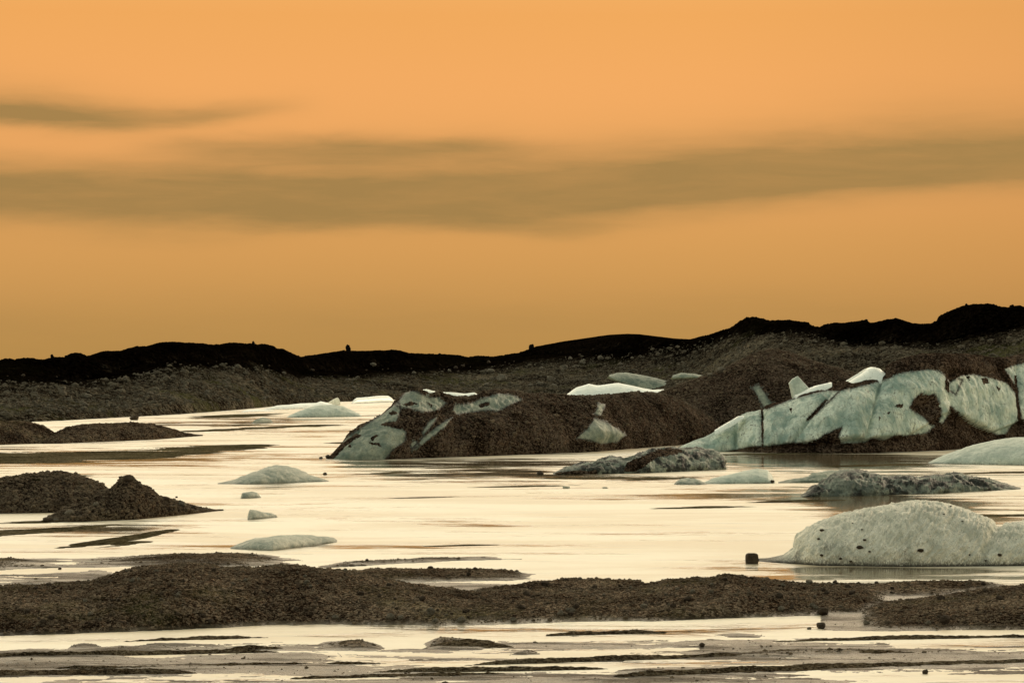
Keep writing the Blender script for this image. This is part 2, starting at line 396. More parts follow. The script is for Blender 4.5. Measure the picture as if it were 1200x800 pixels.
# ---- central debris-covered iceberg
A_base = [(384, 538), (450, 538), (500, 536.5), (600, 533), (700, 529), (760, 524), (800, 521), (860, 516)]
A_top = [(384, 537), (395, 526), (410, 510), (430, 498), (448, 487), (460, 476), (464, 470), (475, 461), (492, 458), (505, 460.5), (515, 460), (530, 465), (545, 466), (557, 463), (568, 459), (580, 456), (600, 457),
         (615, 461), (640, 462), (665, 463), (690, 464), (720, 462), (745, 459), (780, 462), (820, 480), (860, 512)]
A_ice = [[(463, 474), (475, 458), (485, 457), (505, 465), (513, 464), (525, 472), (512, 482), (495, 483), (480, 479), (470, 478)],
         [(533, 473), (550, 472), (567, 465), (585, 460), (600, 462), (614, 468), (600, 474), (585, 482), (570, 481), (550, 484), (535, 486), (529, 481)],
         [(380, 541), (386, 530), (400, 516), (425, 499), (448, 484), (460, 474), (467, 470), (470, 480), (464, 498), (477, 505), (475, 518), (460, 528), (450, 541)],
         [(514, 486), (510, 495), (496, 511), (493, 507), (503, 492)], [(532, 488), (522, 501), (505, 514), (488, 528), (480, 529), (495, 512), (515, 496)],
         [(674, 514), (688, 501), (697, 489), (712, 494), (725, 502), (735, 509), (725, 518), (705, 521), (690, 516)], [(699, 471), (710, 473), (705, 488), (695, 485), (700, 478)],
         [(482, 526), (492, 522), (487, 515), (480, 519)]]
def warpA(px, py, P, front):
    d = np.zeros(px.shape)
    for pl, k in zip(A_ice[:3], (-.3, -.75, .1)):
        cx = np.mean([p[0] for p in pl]); cy = np.mean([p[1] for p in pl]); sx = np.ptp([p[0] for p in pl]) / 2; sy = np.ptp([p[1] for p in pl]) / 2
        d += k * np.exp(-(((px - cx) / sx) ** 2 + ((py - cy) / sy) ** 2))
    d -= .55 * np.exp(-(dline(px, py, [(384, 537), (402, 519), (422, 508)]) / 2.0) ** 2)
    d += .5 * np.exp(-(dline(px, py, [(482, 462), (505, 466), (515, 464), (530, 472), (547, 470), (567, 462)]) / 2.2) ** 2)
    d += .3 * np.exp(-(dline(px, py, [(530, 490), (505, 513), (483, 528)]) / 3.0) ** 2) + .25 * np.exp(-(dline(px, py, [(514, 486), (496, 510)]) / 2.0) ** 2)
    d -= .5 * np.exp(-(dline(px, py, [(470, 485), (495, 487), (523, 478)]) / 4.0) ** 2)
    d += (px < 620) * .2 * ridged(P, 4, .6, 1.1, 60.0)
    d += .5 * np.exp(-(((px - 706) / 25) ** 2 + ((py - 507) / 10) ** 2)) - .25 * np.exp(-(((px - 703) / 30) ** 2 + ((py - 525) / 4) ** 2))
    return d * front
P, (px, py) = mound(A_base, A_top, 26, .7, 150, .42, 1.9, 1.7, .28, .35, .22, .25, warpA, seed=1.0)
t = thing('iceberg', centre(P), 'long debris-covered iceberg mid-lagoon with bare pale ice at its left end', 'iceberg')
o = centre(P); mk = facemask(px, py, P, A_ice, 1.0, 1.6)
strip = facemask(px, py, P, [[(445, 498), (452, 494), (466, 494), (474, 500), (468, 503), (456, 500)], [(433, 514), (440, 508), (443, 510), (436, 517)], [(430, 517), (444, 519), (447, 523), (436, 521)], [(470, 474), (482, 470), (490, 473), (480, 476)], [(500, 470), (508, 474), (505, 478)], [(455, 484), (462, 480), (466, 484), (458, 487)], [(406, 524), (410, 520), (413, 523)], [(560, 474), (572, 470), (575, 474), (563, 478)], [(383, 540), (384, 534), (398, 520), (418, 508), (424, 510), (405, 522), (392, 537)]], .6, 1.4)
grid_obj('debris_cover', P, M['debris'], ~mk | strip, t, o); left = mk & ~strip
DEB.append(('a', P))
for pl in A_ice:
    mm = facemask(px, py, P, [pl], 1.0, 1.6) & left; left &= ~mm
    if mm.sum() > 30: grid_obj('ice', P, M['ice_dirty'], mm, t, o, grime=edge_grime(px, py, A_ice, 2.4))

# snow behind its crest
def slab(name, base, top, depth, mat, label, cat, parent=None, origin=None, step=.7, nt=30, group=None, yoff=0, **kw):
    P, _ = mound(base, top, depth, step, nt, kw.pop('cf', .5), kw.pop('n', 2.2), kw.pop('m', 2.0), kw.pop('amp', .06), kw.pop('sc', .8), kw.pop('ridge', 0), kw.pop('rsc', 1), kw.pop('warp', None), kw.pop('tmin', .12), kw.pop('seed', 2.0))
    if parent is not None:
        ob = grid_obj(name, P, mat, None, parent, origin)
        if label: tag(ob, label)
        return ob
    return single(name, P, mat, label, cat, group)
slab('snow_patch', [(484, 520), (562, 520)], [(484, 462), (490, 457.5), (500, 455.5), (512, 459), (530, 459.5), (545, 461), (556, 459.5), (562, 463)], 8, M['snow'], 'white snow lying along the back of its crest', None, t, o, seed=4)

# ---- dark cone-shaped debris berg behind
C_base = [(735, 516), (1010, 516)]
C_top = [(735, 500), (750, 470), (775, 459), (800, 450), (830, 440), (850, 432), (865, 423), (880, 415), (892, 411), (905, 408.5), (925, 413), (950, 422), (975, 430), (1000, 437), (1010, 450)]
C_ice = [[(880, 452), (890, 450), (906, 472), (909, 479), (897, 482), (887, 466)]]
P, (px, py) = mound(C_base, C_top, 34, .7, 150, .5, 1.8, 1.5, .3, .3, .25, .2, None, seed=6.0)
t = thing('iceberg', centre(P), 'tall cone-shaped dark iceberg wholly buried in gravel, rising behind the white-faced one', 'iceberg')
o = centre(P); mk = facemask(px, py, P, C_ice, 1.3, 1.6)
grid_obj('debris_cover', P, M['debris'], ~mk, t, o); tag(grid_obj('ice', P, M['ice_dirty'], mk, t, o, grime=edge_grime(px, py, C_ice, 3)), 'small scrape of bare ice on the dark slope'); DEB.append(('c', P))

# ---- right white-faced iceberg
B_base = [(786, 529.5), (830, 529), (862, 529), (900, 530.5), (1000, 531), (1100, 528), (1140, 525), (1200, 522), (1290, 520)]
B_top = [(786, 528.5), (800, 522), (825, 513), (838, 506), (850, 500), (862, 492), (872, 488), (887, 483), (899, 477), (925, 470), (932, 468.5), (950, 462), (962, 457.5), (975, 452), (990, 450), (1005, 450), (1020, 448), (1033, 443), (1045, 433), (1060, 425), (1080, 420.5), (1100, 419),
         (1120, 419.5), (1140, 421), (1160, 424), (1175, 424), (1190, 420), (1210, 417), (1240, 420), (1290, 440)]
B_ice = [[(770, 534), (780, 520), (825, 508), (838, 500), (862, 486), (887, 478), (899, 479), (925, 468), (955, 460), (970, 457), (985, 457), (1000, 454), (1020, 449), (1040, 444), (1050, 438), (1065, 435), (1090, 432), (1100, 434), (1108, 440),
          (1113, 448), (1125, 440), (1140, 438), (1160, 442), (1180, 448), (1190, 460), (1195, 480), (1194, 492), (1185, 500), (1180, 508), (1170, 510), (1150, 503), (1135, 495), (1125, 485), (1114, 476), (1112, 486), (1105, 496),
          (1098, 494), (1094, 501), (1085, 508), (1060, 511), (1050, 510), (1038, 516), (1022, 514), (1015, 518), (1000, 519.5), (985, 519), (982, 512), (986, 501), (975, 505), (968, 508), (960, 514), (945, 519.5), (928, 519), (900, 523),
          (885, 523), (862, 527), (830, 534)],
         [(1177, 432), (1190, 427), (1205, 424), (1230, 424), (1270, 430), (1270, 495), (1198, 492), (1194, 475), (1192, 455)]]
B_hole = [[(1066, 478), (1072, 467), (1080, 461), (1087, 464), (1095, 462), (1100, 470), (1103, 481), (1101, 490), (1099, 498), (1090, 497), (1083, 488), (1074, 483)], [(1048, 477), (1053, 472.5), (1058, 474), (1057, 478)],
          [(1043, 482), (1042, 486), (1040, 484)], [(1188, 440), (1191, 440), (1196, 495), (1193, 497)], [(892, 478), (894.5, 477), (895, 523), (893, 523)],
          [(971, 468), (958, 483), (946, 494), (943, 493), (955, 480), (967, 468)], [(1150, 443), (1156, 442), (1160, 449), (1152, 450)], [(1108, 442), (1113, 450), (1112, 462), (1108, 455)], [(1132, 441), (1137, 440), (1136, 446)], [(1168, 452), (1172, 455), (1170, 459)], [(925, 478), (928, 478), (927, 484)], [(1030, 488), (1033, 489), (1031, 492)]]
cracks = [[(893.5, 470), (893.5, 528)], [(863.5, 485), (863.5, 528)], [(983, 450), (965, 474), (948, 492), (929, 522)], [(1034, 443), (1026, 470), (1014, 520)], [(1190, 425), (1194, 500)], [(1113, 440), (1114, 480), (1100, 500)], [(838, 500), (828, 530)], [(920, 465), (925, 480), (915, 525)], [(1000, 450), (985, 505)]]
def warpB(px, py, P, front):
    d = np.zeros(px.shape); dm = np.full(px.shape, 1e9)
    for k, c in enumerate(cracks):
        q = dline(px, py, c); dm = np.minimum(dm, q)
        if k < 6: d -= (.35 if k < 4 else .25) * np.exp(-(q / 2.2) ** 2)
    d += .4 * np.clip(dm / 16, 0, 1) ** .6 + .14 * ridged(P * np.array([1, 1, .45]), 4, .6, 1.3, 50.0)
    d -= 1.1 * np.exp(-(((px - 1085) / 14) ** 4 + ((py - 479) / 14) ** 4))
    # overhanging melt lip at the foot of the face, debris apron below
    yb = i1([(780, 528), (862, 526), (945, 519), (985, 514), (1060, 511), (1113, 480), (1160, 506), (1195, 492), (1290, 492)], px)
    d -= 1.0 * sstep(-1, 4, py - yb) * (px > 870)
    yt = i1([(786, 500), (899, 477), (955, 458), (1040, 441), (1065, 433), (1108, 438), (1160, 441), (1185, 432), (1290, 430)], px)
    d += .35 * sstep(2, -2, py - yt) * (px > 890) if False else .35 * (1 - sstep(-2, 2, py - yt)) * (px > 890)
    return d * front
P, (px, py) = mound(B_base, B_top, 30, .6, 210, .4, 2.6, 1.7, .22, .5, .16, .5, warpB, seed=8.0)
t = thing('iceberg', centre(P), 'largest iceberg, sheer bare blue-green ice face under a dark gravel cap', 'iceberg')
o = centre(P)
mk = facemask(px, py, P, B_ice, .55, 1.0) & ~facemask(px, py, P, B_hole, .45, 1.6)
grid_obj('debris_cover', P, M['debris'], ~mk, t, o)
for pl in B_ice:
    grid_obj('ice', P, M['ice'], mk & facemask(px, py, P, [pl], .55, 1.0), t, o, grime=.85 * edge_grime(px, py, B_ice + B_hole[:1] + [[(1113, 442), (1108, 455), (1120, 462), (1128, 445)], [(984, 458), (972, 470), (950, 490)], [(893, 485), (894, 515)]], 2.6))
Bp = (P, px, py)
def plate(poly, d, thick, mat, parent, origin, lean=0.0, label=None, name='ice_fin'):
    """an upright slab of ice with an outline and a real thickness"""
    xs = [p[0] for p in poly]; ys = [p[1] for p in poly]; cx, cy = np.mean(xs), np.mean(ys); n = len(poly)
    # resample the outline
    pts = []
    for i in range(n):
        (a, b), (c, e) = poly[i], poly[(i + 1) % n]
        k = max(2, int(math.hypot(c - a, e - b) / 1.5))
        for j in range(k):
            f = j / k; pts.append((a + (c - a) * f + random.uniform(-.2, .2), b + (e - b) * f + random.uniform(-.2, .2)))
    V = []; n = len(pts); rings = [(0, .0), (.0, .78), (.06, .93), (.3, 1.0), (.7, 1.0), (.94, .93), (1, .78), (1, 0)]
    for (dd, s) in rings[1:-1]:
        for (x, y) in pts:
            X, Y, Z = at_d(cx + (x - cx) * s, cy + (y - cy) * s, d); V.append((X, Y + dd * thick + (ys and (max(ys) - y) * lean), Z))
    nr = len(rings) - 2; Fc = []
    for r in range(nr - 1):
        for j in range(n): a = r * n + j; b = r * n + (j + 1) % n; Fc.append((a, b, b + n, a + n))
    X, Y, Z = at_d(cx, cy, d); V.append((X, Y - .05, Z)); V.append((X, Y + thick + .05, Z)); c0, c1 = len(V) - 2, len(V) - 1
    T = [(c0, (j + 1) % n, j) for j in range(n)] + [(c1, (nr - 1) * n + j, (nr - 1) * n + (j + 1) % n) for j in range(n)]
    me = bpy.data.meshes.new(name); V = np.array(V) - np.array(origin)
    me.from_pydata([tuple(v) for v in V], [], Fc + T); me.polygons.foreach_set('use_smooth', [True] * len(me.polygons)); me.update()
    ob = link(name, me, mat, parent)
    if label: tag(ob, label)
    return ob
plate([(925.5, 449), (930, 444), (936, 440.5), (942, 447), (950, 456), (944, 464), (930, 470)], 263, 1.1, M['ice_pale'], t, o, .02, 'upright fin of pale ice on the crest')
def crest_snow(poly_top, poly_bot, d0, th, label):
    """snow pad lying on the crest: thin lens following two outlines"""
    x0, x1 = poly_top[0][0], poly_top[-1][0]; xs = np.linspace(x0, x1, 60)
    yt, yb = i1(poly_top, xs), i1(poly_bot, xs); u = np.linspace(0, 1, 16)[None, :]
    prof = np.sin(u * math.pi / 2)
    Y = yb[:, None] + (yt - yb)[:, None] * prof; D = d0 + th * u ** 1.5 * np.ones_like(Y)
    Fp = np.stack([(xs[:, None] - CX) / F * D, D, H - (Y - YH) * D / F], -1)
    bk = Fp[:, ::-1].copy(); bk[..., 1] += th * 1.2; bk[:, -1] = bk[:, -1]
    P = np.concatenate([Fp, bk], 1); P[..., 2] += .05 * fbm(P, 3, .5, 1.2)
    return tag(grid_obj('snow_patch', P, M['snow'], None, t, o), label)
crest_snow([(932, 463), (940, 460), (949, 455), (960, 451), (975, 448)], [(932, 472), (940, 469), (950, 465), (962, 460), (975, 453)], 260.5, 1.2, 'thin bright snow strip along the crest')
crest_snow([(995, 447), (1003, 442), (1010, 437.5), (1018, 432), (1025, 430), (1031, 432), (1036, 436), (1041, 440)], [(995, 452), (1005, 455), (1015, 455), (1025, 453), (1033, 449), (1037, 447), (1041, 444)], 262.5, 2.5, 'bright white snow hump on the crest')
crest_snow([(838, 504), (846, 499), (855, 494), (866, 487.5), (872, 487)], [(838, 509), (850, 503), (860, 498), (868, 492), (872, 489)], 259.0, .6, 'snow strip on the low left end')

# ------------------------------------------------------------------ smaller icebergs
def berg(name, base, top, depth, mat, label, cat='iceberg', **kw):
    return slab(name, base, top, depth, M[mat], label, cat, **kw)
berg('iceberg', [(1088, 543), (1200, 545), (1300, 543)], [(1088, 542), (1098, 537), (1115, 530), (1140, 522), (1165, 516), (1190, 513), (1220, 512), (1260, 520), (1300, 540)], 16, 'ice_pale', 'smooth low pale iceberg cut by the right edge, in front of the largest one', amp=.1, nt=60, seed=3, ridge=.05)
P, (px, py) = mound([(648, 556), (700, 555.5), (760, 554), (852, 550)], [(648, 555), (660, 550), (680, 545), (700, 542), (722, 538), (733, 538), (745, 534), (765, 528), (785, 525.5), (800, 527), (815, 527), (835, 528), (845, 533), (848, 542), (852, 549)], 13, .5, 80, .45, 2.3, 1.9, .3, .7, .2, .8, seed=12)
t = thing('iceberg', centre(P), 'dark ash-streaked iceberg lying low in front of the two big ones', 'iceberg'); o = centre(P)
mk = facemask(px, py, P, [[(735, 542), (750, 535), (770, 527), (785, 524), (800, 527), (800, 530), (770, 536), (745, 552), (730, 553)], [(650, 556), (700, 556), (700, 551), (650, 553)]], .9, 1.2)
tag(grid_obj('debris_cover', P, M['debris'], mk, t, o)); grid_obj('ice', P, M['ice_black'], ~mk, t, o, grime=.2 + .8 * sstep(-.15, .25, fbm(P, 4, .65, .9, 71.0)))
berg('iceberg', [(822, 567), (908, 566)], [(822, 566), (835, 561), (850, 557), (870, 552), (888, 548.5), (900, 551), (908, 562)], 7, 'ice_pale', 'small pale wedge iceberg with a rounded right end, between two dark ones', amp=.08, nt=50, seed=5)
berg('ice_block', [(790, 567.5), (828, 567.5)], [(790, 566), (797, 561), (806, 560), (815, 561), (828, 566)], 3, 'ice_small', 'tiny grimy ice lump at the left tip of the small pale wedge', 'ice block', amp=.15, nt=30, seed=6)
berg('iceberg', [(938, 582), (1000, 581), (1100, 578), (1196, 573)], [(938, 581), (950, 574), (965, 565), (975, 558), (990, 553), (1005, 552), (1022, 556), (1040, 559), (1060, 559), (1075, 561), (1095, 558), (1120, 557), (1150, 561), (1175, 567), (1196, 572)], 11, 'ice_black',
     'long low black-and-white mottled iceberg beyond the big white dome', amp=.3, sc=1.0, ridge=.12, rsc=1.2, nt=70, step=.5, seed=7)
berg('iceberg', [(912, 566), (1000, 565)], [(912, 565), (925, 562), (945, 559), (960, 553), (975, 551), (990, 552), (1000, 558)], 7, 'ice_dirty', 'low dark grimy iceberg peeping out behind the left end of the mottled one', amp=.2, nt=50, seed=8)
# white dome
D_base = [(880, 657), (910, 659), (960, 662.5), (1060, 664), (1175, 663), (1290, 661)]
D_top = [(880, 656.7), (900, 655), (918, 651.5), (932, 643), (938, 630), (948, 620), (965, 611), (985, 604), (1005, 600), (1030, 596), (1050, 591.5), (1070, 590), (1090, 590), (1110, 593), (1130, 598), (1150, 606), (1165, 613), (1174, 617), (1190, 614), (1215, 612), (1250, 618), (1290, 650)]
def warpD(px, py, P, front):
    q = P.copy(); a = R(40)
    u = q[..., 0] * math.cos(a) + q[..., 2] * math.sin(a); v = -q[..., 0] * math.sin(a) + q[..., 2] * math.cos(a)
    s = np.stack([u * 1.1, q[..., 1] * .9, v * 5.5], -1)
    d = .15 * ridged(s, 4, .6, .8, 2.0) + .08 * fbm(P, 4, .65, 4.0) + .10 * fbm(P, 3, .5, 1.0)
    d -= .22 * np.exp(-(dline(px, py, [(1172, 610), (1160, 635), (1150, 664)]) / 6) ** 2)
    d += .05 * sstep(640, 655, py)*fbm(P, 3, .6, 2.5)
    return d
P, (px, py) = mound(D_base, D_top, 9, .55, 190, .45, 2.1, 1.8, .10, .5, .05, 1.0, warpD, seed=9, crestamp=.6)
dome_g = .9 * np.exp(-np.maximum(P[..., 2], 0) / .28) + .35 * sstep(.1, .5, fbm(P, 3, .6, .7, 44.0))
single('iceberg', P, M['ice_white'], 'big rounded white iceberg at the lower right, peppered with dark stones', 'iceberg', grime=dome_g)
Dm = (P, px, py)
berg('iceberg', [(255, 567), (300, 567), (385, 564)], [(255, 566.5), (275, 562), (292, 556), (305, 551), (315, 547), (325, 544.5), (335, 546), (350, 550), (362, 556), (372, 559), (385, 563.5)], 8, 'ice_small', 'small pointed grey-green iceberg alone on bright water, left of the middle', amp=.12, nt=60, seed=10)
berg('ice_block', [(282, 584), (306, 583)], [(282, 582), (284, 577), (295, 575.5), (301, 576.5), (306, 581)], 1.6, 'ice_small', 'tiny dark ice chunk just below the small pointed iceberg', 'ice block', amp=.1, step=.4, nt=30, seed=11)
berg('ice_block', [(290, 609), (325, 606)], [(290, 607), (293, 597), (298, 597.5), (305, 600), (318, 600.5), (325, 604)], 1.6, 'ice_small', 'tiny jagged ice chunk above the flat grey floe', 'ice block', amp=.1, step=.4, nt=30, seed=12)
berg('ice_floe', [(270, 643), (320, 645), (360, 640), (395, 635)], [(270, 641.5), (285, 636), (300, 631), (315, 629.5), (330, 627.5), (355, 627), (378, 628.5), (390, 630.5), (395, 633)], 4, 'ice_small', 'flat thin grey ice floe in the near water on the left', 'ice floe', amp=.07, nt=40, n=3, seed=13)
berg('iceberg', [(336, 489), (424, 488)], [(336, 488), (350, 482), (362, 477), (375, 474.5), (390, 474), (403, 476), (413, 481), (424, 486)], 12, 'ice_pale', 'small smooth pale dome of ice close to the far shore, left of the middle', amp=.12, nt=40, seed=14)
berg('ice_floe', [(308, 480), (392, 478)], [(308, 479), (318, 477), (325, 475), (340, 474), (352, 472.5), (370, 472), (376, 470), (392, 474)], 12, 'snow', 'long thin white floe against the far shore, behind the pale dome', 'ice floe', amp=.1, nt=24, seed=15)
berg('ice_floe', [(283, 483), (322, 481.5)], [(283, 482), (290, 480), (305, 479.3), (322, 480.5)], 8, 'snow', 'short white floe at the left of the long thin one by the far shore', 'ice floe', amp=.05, nt=20, seed=16)
berg('ice_block', [(379, 477), (399, 474)], [(379, 475.5), (384, 472), (389, 468.5), (394, 466), (398, 465.5), (399, 468)], 3, 'ice_pale', 'tilted pale ice chunk standing above the small pale dome', 'ice block', amp=.12, nt=24, seed=17)
berg('ice_floe', [(412, 473), (462, 471)], [(412, 470), (418, 466), (430, 465), (445, 463.5), (455, 463.5), (462, 468)], 9, 'snow', 'white floe at the shore just left of the long debris-covered iceberg', 'ice floe', amp=.08, nt=24, seed=18)
berg('ice_block', [(295, 496), (320, 495)], [(295, 495), (300, 491), (308, 489), (316, 490.5), (320, 494)], 5, 'ice_dirty', 'low grimy ice lump on the water left of the pale dome', 'ice block', amp=.1, nt=24, seed=19)
berg('iceberg', [(655, 492), (790, 492)], [(655, 470), (664, 462), (675, 454), (690, 449.5), (700, 451.5), (712, 450), (725, 448.5), (740, 451.5), (755, 455), (765, 456.5), (783, 456), (790, 470)], 16, 'snow', 'white snow-topped iceberg mostly hidden behind the crest of the long debris-covered one', amp=.08, nt=50, seed=20)
# ice remnant up on the moraine
def on_slope(name, poly_top, poly_bot, d, depth, mat, label, cat):
    xs = np.linspace(poly_top[0][0], poly_top[-1][0], 110); yt, yb = i1(poly_top, xs), i1(poly_bot, xs)
    u = np.linspace(0, 1, 30)[None, :]
    Y = yb[:, None] + 2 + (yt - yb - 2)[:, None] * np.sin(u * math.pi / 2); D = d + depth * (1 - np.cos(u * math.pi / 2)) * np.ones_like(Y)
    Fp = np.stack([(xs[:, None] - CX) / F * D, D, H - (Y - YH) * D / F], -1)
    bk = Fp[:, ::-1].copy(); bk[..., 1] = 2 * (d + depth) - bk[..., 1] + .3; bk[..., 2] -= .3
    P = np.concatenate([Fp, bk], 1); P += .35 * fbm(P, 4, .6, .6)[..., None] * np.array([.2, .8, .5])
    oc = P.reshape(-1, 3).mean(0); oc[2] = P[..., 2].min()
    return tag(grid_obj(name, P, mat, None, None, tuple(float(v) for v in oc)), label, cat)
on_slope('ice_block', [(714, 439), (722, 437), (735, 436.5), (755, 440), (770, 443), (783, 447), (788, 451)], [(714, 440), (722, 443), (740, 450), (755, 454), (770, 455), (783, 453), (788, 452)], 640, 7, M['ice_dirty'], 'grimy leftover slab of ice stranded on the far gravel slope above the white snow', 'ice block')
on_slope('snow_patch', [(1135, 419), (1140, 417), (1150, 417.5), (1158, 420)], [(1135, 419.5), (1142, 420), (1150, 421), (1158, 420.5)], 520, 2, M['snow'], 'tiny bright snow patch on the far slope above the largest iceberg', 'snow patch')
on_slope('ice_block', [(788, 440), (798, 437), (812, 437.5), (823, 440)], [(788, 441), (800, 440.5), (812, 440), (823, 441)], 600, 3, M['ice_dirty'], 'thin sliver of ice on the far slope beside the dark cone-shaped iceberg', 'ice block')

# ------------------------------------------------------------------ gravel mounds in the lagoon (left)
def gm(base, top, depth, label, **kw):
    P, pp = mound(base, top, depth, .5, 90, kw.get('cf', .5), 1.9, 1.6, kw.get('amp', .16), kw.get('sc', 1.2), kw.get('ridge', .08), 1.5, kw.get('warp'), seed=kw['seed'], crestamp=.7)
    single('gravel_mound', P, M['mound'], label, 'gravel mound'); return P, pp
gm([(-90, 521), (0, 521), (66, 518.5), (78, 517)], [(-90, 500), (-40, 493), (0, 494), (30, 494.5), (50, 499), (63, 507), (78, 515)], 22, 'dark low gravel mound at the left edge, the one nearest the far shore', seed=31, amp=.25)
gm([(50, 520), (120, 517.5), (180, 515), (238, 510.5)], [(50, 517), (68, 506), (80, 501), (100, 497.5), (130, 496.5), (155, 495.5), (175, 497), (195, 501), (215, 507), (238, 510)], 20, 'long low dark gravel islet, just right of the left-edge mound near the far shore', seed=32, amp=.22)
GA = gm([(-80, 602), (0, 601.5), (60, 600.5), (132, 598)], [(-80, 580), (-40, 566), (0, 562), (20, 558), (40, 555.5), (60, 554), (75, 554), (90, 557), (105, 562), (118, 567), (128, 575), (132, 580)], 12, 'smooth rounded dark gravel mound at the left edge, in the middle water', seed=33)
GB = gm([(48, 612), (100, 611), (160, 608.5), (262, 598)], [(48, 611), (60, 605), (75, 598), (95, 593), (110, 586), (122, 578), (132, 573), (138, 566), (143, 560.5), (150, 559), (156, 563), (164, 569), (178, 577), (190, 583), (205, 588), (220, 592), (240, 596.5), (262, 597.5)], 9, 'pointed dark rubble mound with a knob on top, in front of the smooth rounded one', seed=34, amp=.2, ridge=.14)

# ------------------------------------------------------------------ mud bars awash, and thin bars shaped as dark reflection streaks
def bar(front, back, z, seed=0.0, nm='mud_or_reflection_bar', thr=0.0, mat='bar', near=0.0):
    x0, x1 = front[0][0], front[-1][0]; xs = np.arange(x0, x1, 1.2); yf, yk = i1(front, xs), i1(back, xs)
    u = np.linspace(0, 1, 60)[None, :]
    Y = yf[:, None] + (yk - yf)[:, None] * u; D = H * F / (Y - YH)
    P = np.stack([(xs[:, None] - CX) / F * D, D, 0 * D], -1)
    ends = np.clip(np.minimum(xs - x0, x1 - xs) / 14, 0, 1)[:, None]
    prof = np.sin(u * math.pi) ** .6 * ends ** .6
    ends = np.clip(np.minimum(xs - x0, x1 - xs) / 50, 0, 1)[:, None]
    prof = np.sin(u * math.pi) ** .7 * ends ** .5
    q = P * np.array([.35, 1, 1])
    P[..., 2] = z * (prof * 1.5 - .62 - thr + 1.4 * fbm(q, 5, .65, .14, seed) + .9 * fbm(q, 4, .65, .7, seed))
    if near: P[..., 2] += near * (fbm(P * np.array([.5, 1, 1]), 4, .7, 1.3, seed + 3) * 1.6 + .5 * fbm(P, 3, .6, 7.0))
    tag(grid_obj(nm, P, M[mat]), kind='structure')
bar([(-90, 548), (0, 546), (100, 543), (200, 538), (333, 523)], [(-90, 530), (0, 528), (100, 527), (200, 523), (333, 518)], .10, 1.0, thr=.15)
bar([(205, 507), (260, 505.5), (370, 500)], [(205, 504), (260, 502), (370, 497)], .12, 2.0, thr=.2)
bar([(215, 492), (300, 489), (340, 486)], [(215, 487), (300, 484), (340, 483)], .1, 3.0, thr=.1)
bar([(-90, 632), (0, 629), (80, 623), (150, 614)], [(-90, 622), (0, 620), (80, 617), (150, 612)], .07, 4.0)
bar([(50, 646), (120, 640), (165, 632), (225, 618)], [(50, 642), (120, 631), (165, 624), (225, 615)], .06, 5.0)
bar([(110, 643), (150, 640), (190, 634)], [(110, 638), (150, 633), (190, 631)], .05, 6.0)
bar([(600, 563), (700, 564), (800, 563)], [(600, 558), (700, 557), (800, 558)], .06, 7.0, thr=.5)
bar([(480, 562), (560, 561), (640, 559)], [(480, 557), (560, 555), (640, 554)], .06, 8.0, thr=.6)

for k, (a, b, c, e, z_) in enumerate([(400, 520, 556, 551, .05), (470, 640, 549, 545, .05), (530, 700, 571, 568, .04), (430, 560, 584, 581.5, .035), (700, 830, 563, 559, .05), (860, 1000, 589, 585, .05), (740, 900, 596, 592, .03),
        (930, 1110, 547, 543, .06), (300, 420, 501, 497, .08), (230, 330, 500, 496.5, .08), (60, 240, 512, 509, .06), (1080, 1240, 556, 552, .06), (1060, 1240, 607, 602, .04), (0, 130, 560, 556, .04), (350, 500, 520, 516, .05), (-60, 110, 614, 610, .05), (480, 600, 640, 637.5, .03), (800, 1010, 533, 530, .06), (400, 560, 487, 484, .08)]):
    ti = -.012 * (b - a); bar([(a, c - ti / 2), ((a + b) / 2, c), (b, c + ti / 2 - 1)], [(a, c - ti / 2 - 1), ((a + b) / 2, e), (b, e + ti / 2)], z_, 10.0 + k, thr=.42)  # bars added as dark hill reflections lying in streaks on the water

for k, (a, b, c0, c1, th_, z_) in enumerate([(-60, 330, 772, 764, 3, .13), (60, 480, 785, 777, 3, .12), (370, 460, 762, 761, 9, .16), (492, 604, 761, 759, 9, .16), (250, 345, 763, 761, 4, .13), (540, 900, 780, 768, 3.5, .12), (140, 330, 752, 747, 2.5, .10), (640, 800, 745, 741, 2, .10),
        (780, 1080, 771, 767, 7, .15), (300, 620, 797, 790, 3, .12), (690, 1240, 795, 776, 7, .15), (-60, 240, 793, 789, 5, .14), (900, 1240, 752, 746, 2.5, .10), (600, 634, 767, 766, 5, .14), (430, 720, 789, 784, 2, .10)]):
    m_ = (c0 + c1) / 2; bar([(a, c0), ((a + b) / 2, m_), (b, c1)], [(a, c0 - 1.5), ((a + b) / 2, m_ - th_ - 1), (b, c1 - 1.5)], z_ * .62, 50.0 + k, thr=-.15, mat='silt', near=.055)

